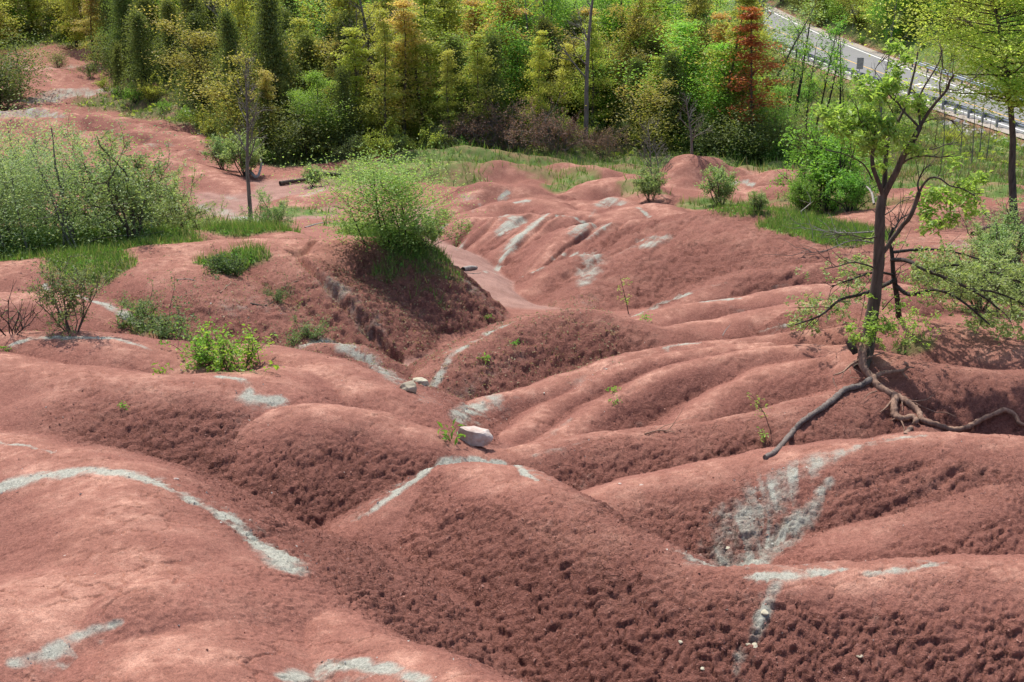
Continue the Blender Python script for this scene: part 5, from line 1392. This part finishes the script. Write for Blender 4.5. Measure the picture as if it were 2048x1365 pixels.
# slender grey tree on the left hill, big tree at the right edge, bare stems
gt = make_twiggy(5.6, 230, .085, M['barkg'], .20, 3, 26, .38, rise=1.5)
pl(gt, 'slender_grey_tree', 'slender grey leafless tree with fine upright twigs on the grassy left hill', 'tree', spot(503, 446), .95, rot=1.0)
bg_ = make_canopy_tree('spread', 9.5, 3.7, 36000, 231, .11, M['bark'], leaf_mat('edge_tree_leaf', (.22, .42, .07), (.38, .58, .12), (.52, .50, .15), .5), base=.40, trunk_r=.135, flat=.3, tipamt=.45, airy=3.2)
pl(bg_, 'tall_leafy_tree', 'tall tree with a thick brown trunk and layered yellow green crown at the right edge', 'tree', spot(2034, 440), .92, rot=.6)
for i, (u, Y, ht, r_, lb, lf_) in enumerate([
    (1172, 41.2, 10.5, .13, 'tall straight leafless grey tree in front of the wood, right of the reddish thicket', 0),
    (1062, 47.0, 9.5, .10, 'leafless grey tree standing up out of the maples, left of the tallest one', 0),
    (1092, 47.6, 9.0, .09, 'second leafless trunk close beside another among the maples', 0),
    (1322, 32.0, 1.9, .035, 'small bare grey sapling beside the flat topped mound', 0),
    (1306, 33.0, 2.4, .03, 'thin bare stem left of the small bare sapling', 0),
    (1388, 37.2, 2.6, .07, 'stunted grey tree on top of the red cone', 0),
    (1900, 46.0, 3.4, .03, 'bare grey sapling on the grass slope below the road', 0),
    (1690, 60.0, 6.5, .09, 'dark trunked tree with scattered leaves standing before the road', 2),
    (1662, 62.0, 7.5, .08, 'slim dark tree before the road, left of its thicker neighbour', 2),
    (1600, 58.0, 8.5, .12, 'dark tree with spring leaves in front of the upper road', 3),
    (1765, 44.0, 7.4, .06, 'thin leafless pole tree rising behind the forked young tree', 0),
    (1480, 62.0, 9.0, .13, 'dark trunk rising at the left end of the visible road', 1),
    (1520, 64.0, 8.5, .11, 'second dark trunk at the left end of the visible road', 1),
    (725, 42.3, 6.8, .07, 'pale leafless tree in the dark cedars left of centre', 0),
    (545, 44.0, 6.2, .06, 'pale leafless tree behind the slender grey tree', 0)]):
    pr = make_twiggy(ht, 400 + i, r_, M['barkg'] if lf_ == 0 else M['barkd'], .17 if ht > 5 else .3, 3, 16, .3, leafn=lf_, leafm=M['green'], leafsize=.13)
    pl(pr, 'leafless_tree' if lf_ == 0 else 'thin_leaved_tree', lb, 'tree', at_depth(u, Y), 1.0, rot=.3 * i)
for i, u in enumerate([1958, 1972, 1935, 1990]):
    m_ = MB(); rs_ = np.random.default_rng(450 + i); tube(m_, wander((0, 0, -.2), (rs_.normal() * .03, 0, 1), 3.6 - i * .4, 6, rs_, .02, 0), np.linspace(.035, .01, 7), 5)
    o = m_.obj('bare_pole', M['barkg'], None); o.location = at_depth(u, 40 + i * 1.5); tag(o, ['taller of two close bare poles on the grass left of the edge tree', 'right hand one of two close bare poles on the grass', 'single short bare pole left of the paired poles', 'thin bare pole nearest the trunk of the edge tree'][i], 'sapling')
for i, (u, ht) in enumerate([(10, 3.6), (42, 2.9), (68, 3.4), (88, 3.0)]):
    m_ = make_twiggy(ht, 460 + i, .028, M['barkg'], .12, 2, 9, .3, rise=1.6)
    pl(m_, 'leafless_sapling', ['thin bare stem at the left edge above the hawthorn clump', 'second thin bare stem from the left edge above the hawthorns', 'longer thin bare stem crossing the pale bands of the far slope', 'bare stem nearest the grey tree side of the hawthorn clump'][i], 'sapling', at_depth(u, 23.5), 1.0)

# reddish thicket, orange tree, larger named bushes along the foot of the wood
th = [mk(2.3, 2.0, 240 + i, 24, 9, .075, M['barkg'], M['twig'], stem_r=.022, levels=3, tipw=.15) for i in range(2)]
for i, (u, Y, sc_, lb) in enumerate([(1030, 40.6, 1.12, 'large reddish brown thicket at the foot of the maples, middle one'), (965, 40.8, .85, 'reddish brown thicket left of the largest one'), (1120, 40.2, .8, 'reddish brown thicket between the largest one and the tall bare tree'), (925, 41.2, .8, 'greyish thicket at the left end of the reddish bushes'), (1210, 40.4, .6, 'low reddish thicket right of the tall bare tree')]):
    pl(th[i % 2], 'red_thicket', lb, 'thicket', at_depth(u, Y), sc_, rot=i * 1.1)
ot = make_canopy_tree('maple', 6.6, 1.35, 3600, 250, .15, M['bark'], M['orange'], base=.22, flat=.22, tipamt=.0, airy=.8)
pl(ot, 'orange_tree', 'orange leaved tree standing out at the right end of the wood', 'tree', at_depth(1512, 40.6), 1.0, rot=.5)
by = make_canopy_tree('maple', 7.6, 1.5, 5200, 251, .15, M['bark'], M['maple'], base=.16, flat=.3, tipamt=.35)
pl(by, 'tall_maple', 'tall yellow green maple with a dark trunk left of the orange tree', 'tree', at_depth(1452, 41.2), 1.0)
oc = make_canopy_tree('round', 3.4, 1.6, 5200, 252, .115, M['barkg'], M['olive'], base=.05, flat=.6, tipamt=.6, stems=3)
pl(oc, 'olive_bush', 'round olive bush with tan tips before the maples right of the thicket', 'bush', at_depth(1312, 40.8), 1.0)
ju = make_canopy_tree('round', 1.9, 1.5, 4600, 253, .10, M['barkd'], M['cedar'], base=.0, flat=.8, tipamt=.5, stems=3)
for i, (u, Y, sc_, lb) in enumerate([(1495, 39.6, 1.1, 'low dark green bush under the orange tree'), (1560, 39.8, .9, 'low dark green bush right of the orange tree'), (1425, 40.2, .9, 'low dark bush under the tall maple'), (1590, 41, .7, 'small dark bush at the right end of the wood'), (112, 62.5, .55, 'small round bush alone on the far red slope'), (600, 40.6, 1.2, 'dark bush under the cedars by the channel bend'), (655, 41.0, 1.1, 'dark bush at the foot of the cedars'), (20, 55, 1.6, 'dark bush at the left edge of the far red slope'), (-10, 52, 1.5, 'dark bush cut by the left edge at the far red slope'), (225, 60, 1.2, 'dark bush at the left end of the cedar row')]):
    pl(ju, 'dark_bush', lb, 'bush', at_depth(u, Y), sc_, rot=i * .9)
mb_ = [mk(1.5, 1.2, 260 + i, 10, 40, .065, M['barkd'], [M['green'], M['maple'], M['dull']][i], stem_r=.02, levels=2) for i in range(3)]
G3 = [('fresh green low bush at the foot of the wood', 'green low bushes at the foot of the wood'), ('yellow green low bush at the foot of the wood', 'yellow green low bushes at the foot of the wood'), ('dull green low bush at the foot of the wood', 'dull low bushes at the foot of the wood')]
for a in np.arange(-.335, .235, .0115):
    Y = float(np.interp(a, EDGE_A, EDGE_Y)) + RS.uniform(-.6, .5)
    k_ = int(RS.integers(3)); x = a * Y * K
    place(mb_[k_], 'low_bush', G3[k_][0], 'bush', x, Y * K, sc=float(RS.uniform(.5, 1.15)), group=G3[k_][1])
for i in range(54):
    Y = RS.uniform(41, 74); x = float(road_near(Y)) - 2.4 - RS.uniform(0, 9) ** 1.0
    if x / Y < .215: x = .22 * Y + RS.uniform(0, 2)
    if x > road_near(Y) - 1.6: continue
    k_ = int(RS.integers(3))
    place(mb_[k_], 'low_bush', G3[k_][0].replace('foot of the wood', 'grass slope below the road').replace('at the grass', 'on the grass'), 'bush', x * K, Y * K, sc=float(RS.uniform(.35, .95)), group=G3[k_][1].replace('at the foot of the wood', 'on the grass slope below the road'))
for i in range(46):
    Y = RS.uniform(66, 120); x = float(road_far(Y)) + 1.2 + RS.uniform(.2, 4.5)
    k_ = int(RS.integers(3))
    place(mb_[k_], 'low_bush', G3[k_][0].replace('at the foot of the wood', 'on the bank above the road'), 'bush', x * K, Y * K, sc=float(RS.uniform(.6, 1.3)), group=G3[k_][1].replace('at the foot of the wood', 'on the bank above the road'))

# young trees on the grass slope
yt = [make_twiggy(5.0, 270 + i, .05, M['barkd'], .22, 3, 16, .25, leafn=4, leafm=M['green'], leafsize=.12) for i in range(2)]
for i, (u, Y, sc_, lb) in enumerate([(1622, 47, 1.05, 'light green young tree in front of the road, left of the sign backs'), (1640, 52, 1.2, 'light green young tree on the slope close to the guard rail'), (1700, 50, .9, 'light green sapling tree below the sign backs'), (1585, 50, 1.2, 'light green tree beside the orange one'), (1760, 52, .7, 'leafy young tree on the slope behind the forked tree')]):
    pl(yt[i % 2], 'young_leafy_tree', lb, 'tree', at_depth(u, Y), sc_, rot=i)

# ------------------------------------------------------------------ boulders, stones, logs and fallen branches
def boulder(u, v, w, h, d, seed, mat, lab, name='boulder', lift=.0, rot=.0):
    rs_ = np.random.default_rng(seed); q = spot(u, v)
    import bmesh
    bm = bmesh.new(); bmesh.ops.create_icosphere(bm, subdivisions=4, radius=1.0)
    pl_ = [(unit(rs_.normal(size=3)), rs_.uniform(.50, .80)) for _ in range(13)]
    for vv in bm.verts:
        p = np.array(vv.co)
        for n_, dd in pl_:
            t = float(np.dot(p, n_)) - dd
            if t > 0: p = p - n_ * t * .97
        p = p * (1 + .09 * float(perlin(np.array([p[0] * 2 + seed]), np.array([p[1] * 2 + p[2] * 1.7]), 3)[0]) + .03 * float(perlin(np.array([p[0] * 9 + seed]), np.array([p[1] * 9 + p[2] * 8]), 4)[0]))
        vv.co = (p[0] * w / 2, p[1] * d / 2, p[2] * h / 2)
    me = bpy.data.meshes.new(name); bm.to_mesh(me); bm.free()
    me.materials.append(mat); o = link_mesh(name, me); o.location = (q[0], q[1], q[2] + lift); o.rotation_euler = (0, .12, rot); tag(o, lab, 'rock'); return o
def rock_mat(name, a, b_, c_):
    m, nt = new_mat(name); tc = node(nt, 'ShaderNodeTexCoord'); V = tc.outputs['Object']
    n1 = noise(nt, V, 5, 6, .6); n2 = noise(nt, V, 40, 3, .7)
    cc = ramp(nt, n1, [(.32, a), (.5, b_), (.66, c_)]); cc = mixc(nt, math_n(nt, 'MULTIPLY', n2, .3), cc, a)
    b = node(nt, 'ShaderNodeBsdfPrincipled', inp={'Roughness': .8}); nt.links.new(cc, b.inputs['Base Color'])
    bp = node(nt, 'ShaderNodeBump', inp={'Strength': .4, 'Distance': .02}); nt.links.new(n1, bp.inputs['Height']); nt.links.new(bp.outputs[0], b.inputs['Normal'])
    o = node(nt, 'ShaderNodeOutputMaterial'); nt.links.new(b.outputs[0], o.inputs[0]); return m
m_b1 = rock_mat('pinkish_granite', (.27, .175, .14), (.46, .37, .32), (.60, .53, .48)); m_b2 = rock_mat('tan_rock', (.26, .22, .15), (.36, .31, .22), (.44, .37, .28)); m_b3 = rock_mat('pale_yellow_rock', (.32, .29, .20), (.45, .41, .30), (.52, .48, .38))
boulder(944, 888, .62, .42, .5, 1, m_b1, 'pinkish white boulder lying where the central gullies meet', lift=.10, rot=.2)
boulder(818, 780, .36, .30, .34, 2, m_b2, 'rounded tan boulder in the channel below the pale ridge', lift=.04)
boulder(842, 768, .34, .22, .3, 3, m_b3, 'pale yellowish boulder tucked behind the tan one', lift=.03, rot=.5)
for i, (u, v, s_, m_, lb) in enumerate([(352, 958, .07, m_b1, 'small pale stone in the hollow behind the pale striped mound'), (1510, 1284, .09, m_b3, 'pale stone slab on the near right flank, middle of the pale trail'), (1530, 1224, .10, m_b3, 'pale flat stone in the upper part of the pale trail'), (1496, 1282, .06, m_b2, 'grey stone beside the pale slab on the near flank'), (1455, 1092, .07, m_b3, 'pale chip low on the striped mound'), (1406, 1338, .05, m_b3, 'pale chip near the bottom edge'), (1362, 1282, .05, m_b3, 'pale chip left of the pale trail'), (1720, 1316, .08, m_b2, 'grey green lump on the near right flank'), (1240, 968, .06, m_b1, 'pale stone in the dark fold behind the central mound'), (1283, 968, .06, m_b1, 'white stone chip in the dark fold behind the central mound')]):
    boulder(u, v, s_ * 1.2, s_ * .5, s_, 20 + i, m_, lb, 'stone', rot=i)
def log_(pts, r0, r1, mat, lab, name='fallen_branch', lift=.0, n=4, side=None, twigs=0, seed=1):
    rs_ = np.random.default_rng(seed); w = []
    for p in pts:
        q = spot(p[0], p[1]); w.append((q[0], q[1], q[2] + lift + (p[2] if len(p) > 2 else 0)))
    l = smooth_line(np.array(w), n); o0 = l[0].copy(); mb_2 = MB(); tube(mb_2, l - o0, np.linspace(r0, r1, len(l)), 7, True, .12, rs_)
    for _ in range(twigs):
        i = rs_.integers(1, len(l)); d = unit(l[i] - l[i - 1])
        q = wander(l[i], unit(d + rs_.normal(size=3) * .6 + np.array([0, 0, .25])), rs_.uniform(.3, 1.1), 4, rs_, .2, 0); tube(mb_2, q - o0, np.linspace(r1 * .8 + .004, .003, 5), 3, cap=False)
    o = mb_2.obj(name, mat); o.location = o0; tag(o, lab, 'branch'); return o
log_([(1945,472,.05),(1962,462,.05),(1990,452,.05)], .07, .05, M['root'], 'reddish broken log lying on the pink flat at right', 'fallen_log')
log_([(926,542,.03),(940,540,.05),(952,538,.03)], .07, .05, M['dead'], 'bleached driftwood log lying in the sandy channel', 'driftwood')
log_([(930,546),(945,548),(962,546)], .02, .01, M['barkg'], 'thin grey stick beside the driftwood in the channel')
log_([(500,352,.2),(515,362,.15),(524,352,.5),(522,346,.6)], .08, .03, M['dead'], 'curved pale dead branch by the channel bend')
log_([(560,372,.1),(600,366,.1),(640,364,.1)], .10, .06, M['bark'], 'brown log lying under the cedars at the channel bend', 'fallen_log', twigs=4)
log_([(645,352,.1),(680,354,.1)], .09, .07, M['bark'], 'short brown log right of the channel bend', 'fallen_log')
log_([(610,456),(640,448),(690,440)], .03, .015, M['dead'], 'grey stick on the grassy edge left of the umbrella shrub')
log_([(500,608),(530,612),(548,602)], .02, .012, M['bark'], 'dark stick lying across the bare scarp')
log_([(570,575),(590,562),(598,560)], .016, .008, M['root'], 'thin reddish twig above the little shrub on the scarp')
log_([(440,585),(452,575),(462,565),(458,558)], .018, .01, M['root'], 'curling exposed rootlet below the dark tussock')
log_([(355,560),(375,558),(392,562)], .018, .008, M['barkg'], 'grey twig on the bare middle hill near the tussock')
log_([(1290,868,.02),(1320,862,.03),(1350,866,.02)], .014, .006, M['root'], 'thin root lying on the ridge below the seedlings', twigs=3)
log_([(1445,672),(1452,660),(1460,650)], .01, .005, M['dead'], 'straw coloured twig on the folded ridge')
log_([(1745,440,.5),(1735,424,.7),(1700,414,.9),(1660,422,.8),(1625,432,.5),(1600,440,.2)], .035, .01, M['dead'], 'silvery arched dead branch left of the forked tree', n=4, twigs=12, seed=4)
log_([(1750,480,.2),(1700,492,.3),(1660,488,.3),(1610,478,.3)], .02, .006, M['dead'], 'silvery dead brush on the grass left of the forked tree', twigs=26, seed=5)
log_([(1745,500,.2),(1700,506,.3),(1650,512,.15),(1600,514,.1)], .018, .006, M['barkg'], 'lower grey dead brush left of the forked tree', twigs=22, seed=6)
log_([(1880,395,.1),(1850,400,.15),(1810,402,.1)], .03, .015, M['barkg'], 'grey stick across the pink flat behind the forked tree', twigs=3)

# ------------------------------------------------------------------ grass and ground cover, uncountable
def cover(name, lab, mat, n, h0, h1, wd, wmask, rng, ymin, ymax, amax=.5, amin=-.5, seed=0, lean=.35, leafy=False, power=1.0, kk=K):
    rs_ = np.random.default_rng(seed)
    m_ = int(n * 6)
    y = np.sqrt(rs_.uniform(ymin ** 2, ymax ** 2, m_)); a = rs_.uniform(amin, amax, m_); x = a * y
    w = bil(wmask, x, y) * (0.35 + .9 * np.clip(fbm(x * 2.2, y * 2.2, 3, seed + 3) + .45, 0, 1))
    keep = rs_.random(m_) < w ** power
    x, y = x[keep][:n], y[keep][:n]; k_ = len(x)
    z = bil(H, x, y)
    X = np.stack([x * K, y * K, z], -1); hh_ = rs_.uniform(h0, h1, k_) * (0.6 + .8 * rs_.random(k_))
    mb_2 = MB()
    if leafy: 
        X[:, 2] += hh_ * .6; leaves(mb_2, X, hh_, rs_, up=.35, aspect=.6)
    else:
        az_ = rs_.uniform(0, 2 * math.pi, k_); ln = rs_.normal(size=(k_, 2)) * lean
        d = np.stack([np.cos(az_), np.sin(az_), np.zeros(k_)], -1) * (wd * (.7 + .6 * rs_.random(k_)))[:, None]
        tipv = X + np.stack([ln[:, 0] * hh_, ln[:, 1] * hh_, hh_], -1)
        v = np.stack([X - d - [0, 0, .02], X + d - [0, 0, .02], tipv], 1).reshape(-1, 3)
        c = np.stack([rs_.random(k_), (rs_.random(k_) < .12) * .9, rs_.random(k_), np.ones(k_)], -1).repeat(3, 0)
        mb_2.add(v, np.arange(k_)[:, None] * 3 + np.array([[0, 1, 2]]), c)
    o = mb_2.obj(name, mat, None, False); tag(o, lab, 'grass', kind='stuff'); return o
gm = np.clip(green * 1.0, 0, 1)
cover('grass', 'fresh green grass growing on the middle hill and around the bushes', M['grass'], 95000, .08, .26, .010, gm, 1, 15, 27, .5, -.5, 31)
cover('ground_herbs', 'small leafy herbs among the grass of the middle hill', M['green'], 26000, .03, .08, .02, gm, 1, 12, 26, .5, -.5, 32, leafy=True)
cover('grass', 'rough grass on the banks below the wood and on the slope under the road', M['grass'], 90000, .12, .4, .022, gm, 1, 27, 75, .47, -.45, 33)
cover('dry_grass', 'straw coloured dead grass patches on the slope under the road', M['dry'], 30000, .15, .45, .022, gm * (fbm(gx * .35, gy * .35, 3, 99) > .08), 1, 34, 78, .47, .15, 34)
cover('undergrowth', 'leafy undergrowth covering the floor of the wood and the bank above the road', M['olive'], 42000, .14, .3, .1, gm * sstep(39, 41, gy), 1, 39, 100, .45, -.45, 35, leafy=True)
lit = np.clip(.10 + .9 * cl * (gy > 15) * (gy < 21) + gm * .5, 0, 1) * red * (1 - SAND)
cover('leaf_litter', 'dead leaves and bits of straw scattered on the middle hill', M['dry'], 9000, .02, .05, .02, lit * (gx < 1.5), 1, 14.5, 21, .1, -.45, 36, leafy=True)
# loose grit and crumbs of shale on the near slopes
def crumbs(name, lab, mat, n, s0, s1, wmask, ymin, ymax, seed):
    rs_ = np.random.default_rng(seed); m_ = n * 8
    y = np.sqrt(rs_.uniform(ymin ** 2, ymax ** 2, m_)); a = rs_.uniform(-.5, .5, m_); x = a * y
    keep = rs_.random(m_) < bil(wmask, x, y); x, y = x[keep][:n], y[keep][:n]; k_ = len(x)
    s_ = rs_.uniform(s0, s1, k_) * (.5 + rs_.random(k_) ** 2); z = bil(H, x, y) + s_ * .15
    C = np.stack([x * K, y * K, z], -1)
    dirs = rs_.normal(size=(k_, 4, 3)); dirs /= np.linalg.norm(dirs, axis=2)[:, :, None]
    v = (C[:, None] + dirs * s_[:, None, None]).reshape(-1, 3); q = np.arange(k_)[:, None] * 4
    mb_2 = MB(); mb_2.add(v, np.concatenate([q + np.array([f_]) for f_ in ((0, 1, 2), (0, 2, 3), (0, 3, 1), (1, 3, 2))]))
    o = mb_2.obj(name, mat, None, False); tag(o, lab, 'gravel', kind='stuff')
lo_ = np.clip(sstep(.2, .8, clod) * .6 + .008 + SAND * .3, 0, 1) * (1 - green)
crumbs('shale_crumbs', 'loose crumbs of red shale lying on the near slopes', plain('red_shale_crumb', (.34, .17, .13), .95, 0, (.20, .085, .065)), 26000, .006, .018, lo_, 4.5, 16, 41)
crumbs('pale_chips', 'pale grey chips of shale scattered along the light bands', plain('pale_shale_chip', (.50, .48, .42), .95), 5200, .006, .020, np.clip(pale * .9 + .012, 0, 1), 4.5, 17, 42)
